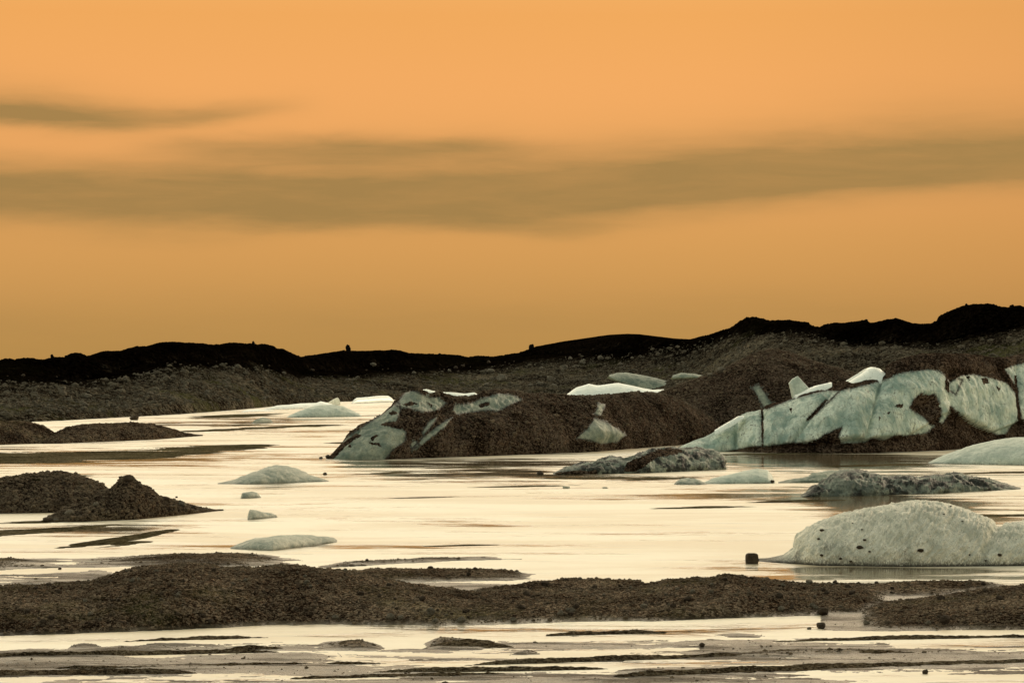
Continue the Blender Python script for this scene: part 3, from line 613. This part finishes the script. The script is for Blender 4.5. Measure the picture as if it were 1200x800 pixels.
# ------------------------------------------------------------------ near shore terrain
FE = [  # front base, top, depth (m), rounding
 ([(-90, 747), (0, 745), (100, 741), (200, 738), (300, 733), (400, 731), (500, 733), (600, 731), (640, 730)],
  [(-90, 699), (0, 693), (50, 692), (100, 687), (130, 677), (160, 669), (190, 664.5), (220, 663), (245, 665), (260, 669), (300, 670), (330, 668), (355, 669), (375, 672), (400, 675), (430, 680), (470, 688), (520, 697), (600, 708), (640, 718)], 16),
 ([(380, 700), (500, 700), (640, 699), (760, 700)], [(380, 690), (400, 680), (450, 686), (500, 694), (620, 697), (760, 697)], 10),
 ([(480, 731), (600, 731), (700, 728), (800, 726), (900, 722.5), (950, 721), (1000, 719), (1045, 712), (1100, 706)], [(480, 712), (560, 702), (600, 699), (700, 698), (740, 693), (762, 689), (780, 684.5), (800, 683), (830, 681), (850, 676), (860, 678), (880, 682), (930, 688), (1000, 694), (1050, 699), (1100, 703)], 13),
 ([(520, 700), (590, 700), (680, 696), (760, 690)], [(520, 698), (560, 692), (600, 688), (625, 683), (660, 681.5), (700, 681), (750, 681), (760, 687)], 4.5),
 ([(340, 685), (500, 682), (600, 680), (634, 677)], [(340, 673), (400, 671), (500, 669), (600, 669.5), (626, 670), (634, 675)], 6),
 ([(870, 698), (1000, 698), (1100, 697), (1194, 692)], [(870, 690), (930, 687.5), (1000, 686.5), (1100, 684), (1175, 683), (1188, 685), (1194, 690)], 5),
 ([(955, 738), (1000, 739), (1100, 739), (1200, 737), (1300, 735)], [(955, 737), (975, 732), (995, 727), (1010, 721), (1040, 713), (1080, 708), (1110, 704), (1150, 697), (1200, 690), (1300, 685)], 13),
 ([(-90, 690), (0, 686), (60, 684), (160, 680)], [(-90, 680), (0, 679), (60, 677), (120, 674), (160, 670)], 6),
 ([(-90, 668), (0, 668), (60, 665), (150, 664), (250, 664), (362, 661)], [(-90, 661), (0, 658), (60, 659), (150, 655), (200, 653), (280, 652), (330, 655), (362, 660)], 7),
 ([(360, 666), (440, 662), (520, 657.5), (612, 655)], [(360, 663), (440, 657), (520, 653), (580, 652), (612, 654)], 2.5),
 ([(250, 763), (300, 762), (400, 763), (452, 763)], [(250, 761), (300, 758.5), (370, 757), (385, 752.5), (410, 750), (440, 750), (452, 754)], 2.6),
 ([(490, 760), (560, 761), (598, 756)], [(490, 750), (510, 747.5), (540, 751), (580, 752.5), (598, 755)], 2.4),
 ([(598, 767), (634, 766)], [(598, 764), (605, 760), (625, 759.5), (634, 764)], 1.4),
 ([(80, 760), (118, 759)], [(80, 759), (95, 755), (110, 754.5), (118, 757)], 1.6),
 ([(780, 770), (900, 770), (1000, 769), (1080, 765)], [(780, 764), (830, 761), (900, 759), (1000, 759), (1050, 760), (1080, 763)], 3.0),
 ([(680, 806), (800, 799), (930, 792), (1100, 786), (1300, 779)], [(680, 803), (800, 791), (930, 785), (1000, 781), (1100, 776), (1200, 771), (1300, 768)], 3.6),
 ([(-90, 800), (0, 795), (130, 790), (300, 780), (400, 775)], [(-90, 785), (0, 780), (100, 776), (250, 770), (400, 770)], 6.0),
 ([(830, 746), (900, 747)], [(830, 744.5), (900, 746)], 1.0),
]
def near_terrain():
    xs = np.arange(-90, 1290, 1.0); ys = np.concatenate([np.arange(644, 700, .55), np.arange(700, 812, .5), np.arange(812, 900, 3)])[::-1]
    D = (H * F / (ys - YH))[None, :] * np.ones((len(xs), 1)); X = (xs[:, None] - CX) / F * D
    P = np.stack([X, D, 0 * D], -1); Z = np.full(D.shape, -.5)
    # braided silt flats of the foreground
    q = P * np.array([.32, 1, 1])
    fl = .10 * fbm(q, 5, .62, .16, 4.0) + .035 * ridged(q, 4, .6, .55, 2.0) + .02 * fbm(P * np.array([.6, 1, 1]), 3, .65, 1.6, 2.0)
    nearf = sstep(118, 86, D) if False else 1 - sstep(84, 93, D)
    Z = np.where(nearf > 0, (fl - .022) * nearf - .08 * (1 - nearf), -.3)
    wob = fbm(P, 5, .65, .35, 11.0)
    for k, (base, top, dep) in enumerate(FE):
        x0, x1 = base[0][0], base[-1][0]; xx = xs + 0.0
        yb, yt = i1(base, xx), i1(top, xx)
        D0 = H * F / (yb - YH); z0 = np.maximum(H - (yt - YH) * D0 / F, 0)
        low = z0.max() < .45
        cf = .5; T = dep * (.35 + .65 * np.clip(z0 / z0.max(), 0, 1) ** .5)
        if k >= 10: T = T * 1.25
        Dc = D0 + cf * T; zc = np.maximum(H - (yt - YH) * Dc / F, .02) 
        if k in (10, 11): zc = zc * .62
        inside = (xx >= x0) & (xx <= x1)
        L = 45 if low else 12; L = min(L, (x1 - x0) / 2.2); L = 30 if k in (10, 11, 12, 13) else L
        e = np.clip(np.minimum(xx - x0, x1 - xx) / L, 0, 1) ** .6; zc = np.where(inside, zc * e - .05 * (1 - e), -1); T = T * (.25 + .75 * e)
        u = (D - D0[:, None]) / T[:, None] + (.22 if low else .07) * wob
        prof = np.clip(4 * u * (1 - u), -3, 1); prof = np.where(prof > 0, np.clip(prof, 0, 1) ** .75, prof * .5)
        hz = np.where(inside[:, None], zc[:, None] * prof, -.5)
        if low: hz = hz + np.where(inside[:, None], .09 * fbm(P * np.array([.4, 1, 1]), 4, .65, .5, 3.0 + k), 0)
        Z = np.maximum(Z, np.where(prof > 0, hz, np.where(inside[:, None], np.maximum(-.3, prof * .5 - .02), -.5)))
    up = np.clip(Z / .25, 0, 1)
    Q = P.copy(); Q[..., 2] = Z
    lump = np.clip(ridged(Q, 4, .6, 1.1, 5.0), -1, 1)
    Z = Z + up * (.085 * lump + .05 * fbm(Q, 3, .6, 4.0) + .10 * fbm(Q, 3, .5, .5, 8.0)) + .012 * fbm(Q, 3, .6, 5.0, 1.0)
    P[..., 2] = Z
    tag(grid_obj('gravel_bank', P, M['bank']), kind='structure')
    return P, xs, ys
NP, NX, NY = near_terrain()

# ------------------------------------------------------------------ rocks
def ico(sub):
    import bmesh
    bm = bmesh.new(); bmesh.ops.create_icosphere(bm, subdivisions=sub, radius=1)
    V = np.array([v.co[:] for v in bm.verts]); Fc = np.array([[v.index for v in f.verts] for f in bm.faces]); bm.free(); return V, Fc
IV3, IF3 = ico(4); IV1, IF1 = ico(2); IV0, IF0 = ico(1)
def rock_mesh(name, seed, scale=(1, .9, .7), V=IV3, Fc=IF3, planes=9, amp=.16):
    r = np.random.default_rng(seed); P = V.copy()
    for k in range(planes):                       # flat broken faces
        nrm = r.normal(size=3); nrm /= np.linalg.norm(nrm); h = r.uniform(.55, .88)
        d = P @ nrm; P -= np.outer(np.maximum(d - h, 0), nrm) * .92
    P = P * (1 + amp * fbm(P, 4, .55, 1.8, seed * 3.1)[:, None]); P *= np.array(scale)
    P[:, 2] -= P[:, 2].min() + .22 * np.ptp(P[:, 2]) * 1.0
    return mesh_from(name, P, Fc, True)
RK = [rock_mesh('boulder', 40 + k, (1, random.uniform(.75, 1), random.uniform(.55, .85))) for k in range(7)]
def variant(k, mat):
    key = (k, mat)
    if key not in variant.c:
        me = RK[k].copy(); me.materials.clear(); me.materials.append(M[mat]); variant.c[key] = me
    return variant.c[key]
variant.c = {}
def boulder(loc, r, mat, label, group=None, k=None, name='boulder', cat='boulder', sc=(1, 1, 1)):
    k = random.randrange(len(RK)) if k is None else k
    o = bpy.data.objects.new(name, variant(k, mat)); C.objects.link(o)
    o.location = loc; o.rotation_euler = (random.uniform(-.1, .1), random.uniform(-.1, .1), random.uniform(0, 6.28)); o.scale = (r * sc[0], r * sc[1], r * sc[2])
    return tag(o, label, cat, group)
dg = bpy.context.evaluated_depsgraph_get(); dg.update()
def hit(x, y):
    """the surface seen at a photo position"""
    from mathutils import Vector
    d = Vector(((x - CX) / F, 1, -(y - YH) / F)).normalized()
    ok, loc, nr, i, ob, m = S.ray_cast(dg, Vector((0, 0, H)), d)
    return (loc, ob.name) if ok else (None, None)
# crest boulders, each its own outline on the skyline
for (x, y, wpx, hpx, lab) in [(61, 419, 5, 7, 'upright black boulder on the skyline at the far left, beside a wider hump'), (88, 417, 10, 5, 'wide rounded black boulder on the skyline right of the upright one at far left'),
    (297, 403, 4, 5, 'black boulder on top of the left hill, highest point of its skyline'), (350, 417.5, 2.5, 3, 'tiny black boulder in the dip of the skyline right of the left hill'),
    (408, 411, 6, 9, 'pointed black boulder alone on the skyline above the far floes'), (623, 409, 8, 8, 'leaning black boulder on the skyline at the foot of the smooth middle hill'),
    (275, 402.5, 3, 2.5, 'small black stone on the left hill skyline'), (12, 422, 6, 3, 'leftmost low black boulder on the skyline'), (39, 421, 5, 3, 'low black boulder on the skyline left of the upright one'),
    (970, 383, 5, 5, 'black boulder in the saddle of the right ridge skyline'), (1133, 359, 5, 5, 'black boulder on the highest right hill, left shoulder'), (1186, 361, 6, 7, 'black boulder on the highest right hill near the frame edge'),
    (1050, 375, 7, 4, 'black boulder on the skyline midway along the right ridge'), (882, 374, 8, 4, 'black boulder topping the ridge above the dark cone')]:
    Ds = float(H * F / (i1(SHO, x) - YH)); d = Ds + 90 + 24
    X, Y, Z = at_d(x, y + 1.0, d)
    boulder((X, Y, Z), wpx * d / F * .55, 'rock_black', lab, sc=(1, 1, hpx / wpx * 1.5))
# boulders standing out on the far slope
for (x, y, r, lab) in [(103, 466, 5.2, 'pale boulder on the far left slope, brightest of the stones there'), (73, 458, 6, 'broad grey boulder up-left of the pale one on the far left slope'), (82, 468, 4, 'dark grey boulder beside the pale one on the far left slope'),
    (661, 433, 6, 'round tan boulder under the smooth middle hill'), (704, 421, 4.5, 'tan boulder high under the smooth middle hill'), (683, 425, 4, 'grey boulder left of the tan one under the middle hill'), (668, 421, 3.5, 'small grey boulder above the round tan one'),
    (645, 446, 6, 'mossy grey boulder at the slope foot left of the snow-topped iceberg'), (648, 456, 6, 'rounded mossy boulder just behind the long iceberg crest'), (633, 451, 4.5, 'grey boulder left of the mossy one behind the crest'),
    (845, 436, 6, 'round grey boulder left of the dark cone-shaped iceberg'), (832, 441, 4.5, 'grey boulder left of the round one by the dark cone'), (575, 437, 5, 'greenish boulder high above the long iceberg'), (437, 429, 4, 'yellowish boulder on the slope above the far white floe'),
    (415, 455, 3, 'small pale stone above the far white floe'), (243, 460, 3.5, 'flat pale stone on the far left slope near its middle'), (571, 452, 4, 'grey stone above the long iceberg crest'), (727, 428, 3, 'tiny pale stone above the stranded ice slab'),
    (588, 446, 7, 'wide mossy outcrop boulder above the long iceberg crest')]:
    loc, ob = hit(x, y)
    if loc is None: continue
    boulder(loc, r * loc.y / F, 'rock_grey', lab)
for k in range(150):
    x = random.choice([random.uniform(-5, 345), random.uniform(355, 630), random.uniform(820, 1205), random.uniform(850, 1205)]); y = float(i1(SKY, x)); hp = random.choice([1.2, 1.5, 1.8, 2.4, 3.2])
    d = float(H * F / (i1(SHO, x) - YH)) + 90 + random.uniform(20, 26); X, Y, Z = at_d(x, y + 1.2, d)
    boulder((X, Y, Z), hp * d / F * .7, 'rock_black', 'one of the small black boulders roughening the skyline of the far ridge', 'small black boulders along the ridge skyline')
cnt = 0
while cnt < 190:
    x = random.uniform(-10, 1210); y = random.uniform(i1(BEN, x) + 1, i1(SHO, x) - 1)
    loc, ob = hit(x, y)
    if loc is None or not ob.startswith('moraine'): continue
    r = random.choice([1.0, 1.2, 1.4, 1.8, 2.2, 3.0]) * .95
    boulder(loc, r * loc.y / F, 'rock_dark' if y < i1(BEN, x) + 8 else random.choice(['rock_grey', 'rock_grey', 'rock_dark']), 'one of the many small boulders strewn over the far gravel slope', 'boulders strewn over the far slope')
    cnt += 1
# block rock in the water
def cube_rock(x, y, w, h, label):
    X, Y, Z = at(x, y); s = w * Y / F / 2; V = IV3.copy(); V = np.sign(V) * np.abs(V) ** .45; V /= np.abs(V).max()
    V = V * (1 + .09 * fbm(IV3, 4, .6, 2.2, 5.0)[:, None]); V *= np.array([s, s * .9, h * Y / F / 2]); V[:, 2] += h * Y / F / 2 - .06
    me = mesh_from('boulder', V, IF3); o = link('boulder', me, M['rock_dark'], None, (X, Y, 0)); o.rotation_euler.z = .2
    tag(o, label, 'boulder')
cube_rock(881, 660, 14, 14, 'square brown boulder standing in the water left of the big white iceberg')
# stones on white dome
for (x, y, r, lab) in [(963, 622, 3, 'uppermost left dark stone on the white dome'), (959, 632, 2.4, 'dark stone just below the uppermost left one on the dome'), (1008, 642.5, 4.5, 'biggest black stone on the face of the white dome'), (1079, 646, 4, 'brown stone low in the middle of the white dome'),
    (1171, 651, 3.4, 'black stone at the water near the right lobe of the white dome'), (1136, 650.5, 1.8, 'tiny stone low on the right side of the dome'), (1013, 633, 2.6, 'faint stone above the biggest one on the dome'), (1114, 593.5, 1.8, 'tiny stone on the skyline of the dome'),
    (1128, 611, 1.5, 'speck of stone high on the right of the dome'), (1106, 602.5, 1.5, 'speck of stone near the dome top'), (1010, 620.5, 1.5, 'speck of stone high on the left of the dome'), (1155, 657, 2, 'small stone at the foot of the dome right side'),
    (1019, 646.5, 2, 'small stone beside the biggest one on the dome'), (999, 613, 1.2, 'smallest speck near the upper left dome edge'), (985, 655, 3, 'dark stone at the left foot of the dome'), (963, 651, 2.5, 'greenish stone at the left foot of the dome'), (997, 658, 2.5, 'flat dark stone at the waterline under the dome')]:
    loc, ob = hit(x, y)
    if loc is None: continue
    boulder(loc, r * loc.y / F, 'rock_dark', lab, name='stone', cat='stone', sc=(1, 1, .8))
# single stones on banks and water
for (x, y, r, mat, lab) in [(965, 719, 9, 'rock_dark', 'large dark boulder at the right foot of the near gravel bank'), (962, 736, 7, 'rock_dark', 'dark boulder at the left tip of the lower right bank'), (948, 737, 3, 'rock_grey', 'small pale stone beside the dark boulder at the right bank tip'),
    (1085, 789, 5, 'rock_dark', 'small dark stone on the wet strip at the bottom right'), (823, 757, 4, 'rock_dark', 'small dark stone on wet silt in the lower right middle'), (457, 724, 6, 'rock_grey', 'pale stone on the front foot of the near bank'), (505, 719, 7, 'rock_grey', 'pale angular boulder on the near bank, left of the middle'),
    (510, 729, 5, 'rock_grey', 'pale stone below the angular boulder on the near bank'), (540, 728, 6, 'rock_grey', 'flat grey boulder at the near bank foot'), (657, 720, 6, 'rock_grey', 'rounded grey boulder near the middle of the near bank'), (602, 727, 4.5, 'rock_grey', 'grey stone at the near bank foot, middle'),
    (755, 712, 5, 'rock_grey', 'grey stone on the near bank under the inlet end'), (916, 715, 5, 'rock_grey', 'pale stone left of the large dark boulder'), (1108, 729, 8, 'rock_dark', 'broad dark boulder on the lower right bank'), (1088, 731, 5, 'rock_grey', 'pale stone left of the broad dark boulder'),
    (1016, 731, 5, 'rock_grey', 'pale stone at the left slope of the lower right bank'), (850, 679, 4, 'rock_dark', 'dark stone crowning the right rise of the near bank'), (633, 556, 4.5, 'rock_dark', 'lone dark stone in the water left of the ash-streaked iceberg'), (381, 556.5, 3, 'rock_dark', 'lone dark stone in the water right of the small pointed iceberg'),
    (663, 572, 5, 'ice_small', 'pale low ice lump in the water below the ash-streaked iceberg'), (709, 572, 3, 'ice_small', 'faint flat ice lump right of the pale low one in the water'), (905, 565, 3, 'rock_dark', 'dark stone at the right end of the small pale wedge'), (158, 492, 6, 'rock_dark', 'flat dark stone in the shallows by the far left shore'),
    (384, 537, 4, 'rock_dark', 'dark stone at the left tip of the long debris-covered iceberg'), (376, 537.5, 2.5, 'rock_dark', 'smaller dark stone off the left tip of the long iceberg'), (151, 563, 7, 'rock_dark', 'dark knob of rock on top of the pointed rubble mound'), (163, 571, 4, 'rock_dark', 'rock just right of the knob on the pointed rubble mound'),
    (194, 587, 4.5, 'rock_dark', 'boulder on the right slope of the pointed mound'), (214, 593, 5.5, 'rock_grey', 'mossy boulder low on the right slope of the pointed mound'), (228, 596, 4, 'rock_dark', 'boulder near the right tip of the pointed mound'), (82, 603, 7, 'rock_grey', 'grey boulder at the left foot of the pointed mound'),
    (55, 611, 5, 'rock_dark', 'dark boulder at the left tip of the pointed mound'), (66, 610, 4, 'rock_grey', 'grey boulder next to the left tip of the pointed mound'), (112, 592, 4, 'rock_grey', 'grey stone half way up the left side of the pointed mound'), (207, 583, 2, 'rock_dark', 'tiny speck of rock above the right slope of the pointed mound'),
    (312, 664, 2.5, 'rock_dark', 'tiny dark stone on the thin flat spit, left'), (70, 667, 2.5, 'rock_dark', 'tiny dark stone on the flats at the left'), (550, 669, 2.5, 'rock_dark', 'tiny dark stone on the flat spit behind the near bank'), (430, 657, 2.5, 'rock_dark', 'tiny dark stone on the thinnest spit')]:
    if ob := None: pass
    loc, ob = hit(x, y)
    if loc is None: continue
    if mat == 'ice_small': boulder(loc, r * loc.y / F, mat, lab, name='ice_block', cat='ice block', sc=(1.1, 1, .55)); continue
    boulder(loc, r * loc.y / F, mat, lab, name='stone' if r < 4.6 else 'boulder', cat='stone' if r < 4.6 else 'boulder')
# larger stones of the bank: countable
cnt = 0; tries = 0
while cnt < 230 and tries < 6000:
    tries += 1
    x = random.uniform(-5, 1205); y = random.uniform(664, 742)
    i = int(np.clip((x + 90), 0, NP.shape[0] - 1)); loc, ob = hit(x, y)
    if loc is None or not ob.startswith('gravel_bank') or loc.z < .12: continue
    r = random.choice([1.3, 1.6, 1.9, 2.3, 2.8, 3.4, 4.4])
    if x > 450: r *= 1.15
    boulder(loc, r * loc.y / F, random.choice(['rock_grey', 'rock_dark', 'rock_dark']), 'one of the many fist to bucket sized stones on the near gravel bank', 'stones on the near gravel bank', name='stone', cat='stone'); cnt += 1
# gravel: small stones nobody could count
def gravel(nm, pts, sizes, mat, seed=3, V0=IV0, F0=IF0):
    r = np.random.default_rng(seed); n = len(pts); base = []
    for k in range(6):
        P = V0 * (1 + .25 * r.normal(size=(len(V0), 1)) * .6); base.append(P * np.array([1, r.uniform(.7, 1), r.uniform(.5, .8)]))
    base = np.array(base); ang = r.uniform(0, 6.28, n); c, s = np.cos(ang), np.sin(ang); b = base[r.integers(0, 6, n)] * sizes[:, None, None]
    X = b[..., 0] * c[:, None] - b[..., 1] * s[:, None]; Y = b[..., 0] * s[:, None] + b[..., 1] * c[:, None]
    V = np.stack([X, Y, b[..., 2]], -1) + pts[:, None, :]
    Fc = (F0[None] + np.arange(n)[:, None, None] * len(V0)).reshape(-1, 3)
    return tag(link(nm, mesh_from(nm, V.reshape(-1, 3), Fc, False), mat), kind='stuff')
def scatter(P, n, lo, zmin=.06, seed=1, zprob=None):
    r = np.random.default_rng(seed); Q = P[1:-1, 1:-1].reshape(-1, 3); ok = Q[:, 2] > zmin
    px, py = proj(Q); ok &= (px > -30) & (px < 1230)
    Q = Q[ok]; Q = Q[r.integers(0, len(Q), n)]; jit = r.uniform(-.5, .5, (n, 3)) * np.array([.04, .12, 0])
    sz = lo * (r.pareto(3.0, n) + 1); sz = np.minimum(sz, lo * 5)
    return Q + jit, sz
M['scree'] = rock_mat('far_scree', (.012, .010, .007), (.16, .14, .10), .9)
M['pebble'] = rock_mat('mixed_pebble', (.013, .009, .006), (.20, .155, .105), 1.1)
p, s = scatter(NP, 34000, .020); kp = (p[:, 1] > 84.5) | (rng.uniform(size=len(p)) < .25); p, s = p[kp], s[kp]; gravel('gravel', p, s, M['pebble'])
p, s = scatter(NP, 1500, .018, zmin=.008, seed=9); gravel('gravel', p, s, M['pebble'], 5)
Q = FAR[10:-10, 8:].copy(); r_ = np.random.default_rng(77); Qf = Q.reshape(-1, 3); px_, py_ = proj(Qf); ok_ = (px_ > -20) & (px_ < 1220) & (Qf[:, 2] > .1) & (py_ > i1(BEN, px_) + np.where(px_ < 760, 9, 1) + r_.uniform(-3, 9, len(px_)))
Qf = Qf[ok_]; Qf = Qf[r_.integers(0, len(Qf), 14000)] + r_.uniform(-.5, .5, (14000, 3)) * np.array([.3, .8, 0])
gravel('scree', Qf, np.minimum(.13 * (r_.pareto(2.6, 14000) + 1), .8), M['scree'], 78)
for nm_, P_ in DEB:
    p, s = scatter(P_[:, :110], 9000, .06, zmin=.1, seed=60); p = p[DEBOK(p)]; s = s[:len(p)]; gravel('debris_gravel', p, s, M['pebble'], 61)
for k, (P_, _) in enumerate((GA, GB)):
    p, s = scatter(P_[:, :70], 5000, .035, zmin=.05, seed=20 + k); gravel('gravel', p, s, M['pebble'], 30 + k)

# ------------------------------------------------------------------ sky
W = bpy.data.worlds.new('World'); S.world = W; W.use_nodes = True; t = W.node_tree; t.nodes.clear(); n = N(t)
SUN_EL, SUN_AZ = R(20), R(32)          # azimuth clockwise from the viewing direction
out = n.node('ShaderNodeOutputWorld'); bg = n.node('ShaderNodeBackground'); t.links.new(bg.outputs[0], out.inputs[0])
sky = n.node('ShaderNodeTexSky', sky_type='NISHITA'); sky.sun_disc = False; sky.sun_elevation = SUN_EL; sky.sun_rotation = SUN_AZ; sky.air_density = 2; sky.dust_density = 5
d = n.node('ShaderNodeTexCoord').outputs['Generated']; sp = n.node('ShaderNodeSeparateXYZ'); n.put(sp.inputs[0], n.vm('NORMALIZE', d))
el = n.m('ARCSINE', sp.outputs[2]); az = n.m('ARCTAN2', sp.outputs[0], sp.outputs[1])
ny = n.m('MULTIPLY', n.m('TANGENT', el), F); nx = n.m('ADD', n.m('MULTIPLY', az, F), 600.0)       # in thousandths of the lens: just handy angular units
cx = n.node('ShaderNodeCombineXYZ'); n.put(cx.inputs[0], n.m('MULTIPLY', az, 3.0)); n.put(cx.inputs[1], n.m('MULTIPLY', el, 14.0))
w1 = n.noise(cx.outputs[0], 2.2, 4, .55, .3); w2 = n.noise(n.map(cx.outputs[0], (1, 1, 1), (0, 0, 0), (5, 3, 1)), 5.0, 5, .6, .4)
wv = n.m('ADD', n.m('MULTIPLY', n.m('SUBTRACT', w1, .5), 46.0), n.m('MULTIPLY', n.m('SUBTRACT', w2, .5), 22.0))
yy = n.m('ADD', ny, wv)                                   # height above the horizon, wind-warped
h = lambda y: 424.0 - y
def band(pts, wu, wd, amp, xa=None, xb=None):
    """cloud bank: pts = (x, y) centre line; wu, wd = softness above and below"""
    fc = n.node('ShaderNodeFloatCurve')
    fx = n.m('DIVIDE', n.m('ADD', nx, 400.0), 2000.0, clamp=True); n.put(fc.inputs['Value'], fx)
    cv = fc.mapping.curves[0]; pp = [((x + 400) / 2000, h(y) / 424) for x, y in pts]
    while len(cv.points) < len(pp): cv.points.new(.5, .5)
    for q, (a, b_) in zip(cv.points, pp): q.location = (a, b_)
    fc.mapping.update()
    dy = n.m('SUBTRACT', yy, n.m('MULTIPLY', fc.outputs[0], 424.0))
    up = n.m('GREATER_THAN', dy, 0.0)
    wd_ = n.m('ADD', wd, n.m('MULTIPLY', up, wu - wd)); q = n.m('DIVIDE', dy, wd_)
    v = n.m('EXPONENT', n.m('MULTIPLY', n.m('MULTIPLY', q, q), -1.0))
    if xa: v = n.m('MULTIPLY', v, n.step(nx, *xa))
    if xb: v = n.m('MULTIPLY', v, n.m('SUBTRACT', 1.0, n.step(nx, *xb)))
    return n.m('MULTIPLY', v, amp)
bands = [band([(-400, 120), (0, 133), (200, 138), (345, 126), (1600, 120)], 15, 12, .66, None, (230, 400)),
         band([(-400, 120), (0, 130), (150, 140), (1600, 140)], 32, 17, .45, None, (40, 230)),
         band([(-400, 150), (150, 172), (300, 176), (620, 176), (1600, 170)], 14, 15, .55, (120, 260), (520, 700)),
         band([(-400, 240), (0, 248), (200, 250), (450, 238), (620, 236), (800, 224), (1000, 206), (1200, 194), (1600, 180)], 54, 25, 1.0),
         band([(-400, 205), (0, 212), (300, 215), (600, 215), (1600, 150)], 22, 20, .30, None, (500, 800)),
         band([(-400, 262), (250, 268), (450, 262), (700, 266), (1600, 250)], 12, 8, .40, (230, 330), (600, 850)),
         band([(-400, 240), (500, 236), (800, 214), (1200, 204), (1600, 196)], 34, 30, .5, (420, 800)),
         band([(-400, 385), (1600, 375)], 36, 60, .26)]
dens = bands[0]
for b_ in bands[1:]: dens = n.m('ADD', dens, b_)
tex = n.noise(n.map(cx.outputs[0], (1, 2, 1)), 9, 5, .6, .5)
dens = n.m('MULTIPLY', dens, n.m('ADD', .72, n.m('MULTIPLY', tex, .56)), clamp=True)
dens = n.m('MULTIPLY', dens, n.m('ADD', .62, n.m('MULTIPLY', n.noise(n.map(cx.outputs[0], (1, 1.6, 1), (0, 0, R(-4)), (2, 7, 0)), 5, 5, .6, .4), .68)), clamp=True)
g = n.m('DIVIDE', n.m('ADD', n.m('MULTIPLY', el, 57.2958), 10.0), 100.0)      # -10..90 degrees -> 0..1
deg = lambda e: (e + 10) / 100
py2 = lambda y: deg(math.degrees(math.atan((424 - y) / F)))
base = n.ramp(g, [(0, lin(150, 112, 58)), (py2(420), lin(187, 142, 77)), (py2(345), lin(202, 150, 84)), (py2(280), lin(215, 157, 88)), (py2(180), lin(236, 167, 97)), (py2(100), lin(241, 169, 97)), (py2(0), lin(238, 167, 90)),
      (deg(9.5), (1.25, .85, .44)), (deg(13), (3.5, 3.0, 2.15)), (deg(25), (3.0, 2.7, 2.0)), (deg(34), (1.3, 1.15, .9)), (deg(42), (.75, .70, .54)), (1.0, (.50, .53, .46))])  # bright cream glow above the view, added to whiten the water
warm = n.step(nx, 400, -200)
base = n.mix(n.m('MULTIPLY', n.step(nx, 750, 1350), .26), base, (.45, .20, .06))
infr = n.m('SUBTRACT', 1.0, n.step(n.m('MULTIPLY', el, 57.2958), 7.5, 12))
front = n.step(sp.outputs[1], -.1, .4)
colr = n.mix(n.m('MULTIPLY', dens, n.m('MULTIPLY', .92, infr)), base, lin(156, 125, 74))
# the half of the sky behind the camera is duller and greyer
colr = n.mix(n.m('MULTIPLY', n.m('SUBTRACT', 1.0, front), n.step(el, .16, .3)), colr, n.vm('MULTIPLY', colr, (.50, .54, .60)))
colr = n.mix(n.m('SUBTRACT', 1.0, front), colr, n.vm('MULTIPLY', colr, (.72, .82, .86)))
addn = n.mix(1.0, colr, n.vm('SCALE', sky.outputs[0], None, .002), 'ADD')
n.put(bg.inputs[0], addn); bg.inputs[1].default_value = 1.0

sl = bpy.data.lights.new('sun', 'SUN'); sl.energy = 1.5; sl.angle = R(10); sl.color = (1, .80, .55)
so = bpy.data.objects.new('sun', sl); C.objects.link(so)
from mathutils import Vector
dirv = Vector((math.sin(SUN_AZ) * math.cos(SUN_EL), math.cos(SUN_AZ) * math.cos(SUN_EL), math.sin(SUN_EL)))
so.rotation_euler = dirv.to_track_quat('Z', 'Y').to_euler(); so.location = (60, 100, 60)

# ------------------------------------------------------------------ camera
cam = bpy.data.cameras.new('camera'); co = bpy.data.objects.new('camera', cam); C.objects.link(co); S.camera = co
cam.sensor_width = 36; cam.lens = 36 * F / 1200; cam.shift_y = (YH - 400) / 1200; cam.clip_start = 1; cam.clip_end = 30000
co.location = (0, 0, H); co.rotation_euler = (R(90), 0, 0)
S.view_settings.view_transform = 'Standard'; S.view_settings.look = 'None'; S.view_settings.gamma = 1; S.view_settings.exposure = 0
S.view_settings.use_curve_mapping = False
S.render.resolution_x = 1024; S.render.resolution_y = 682
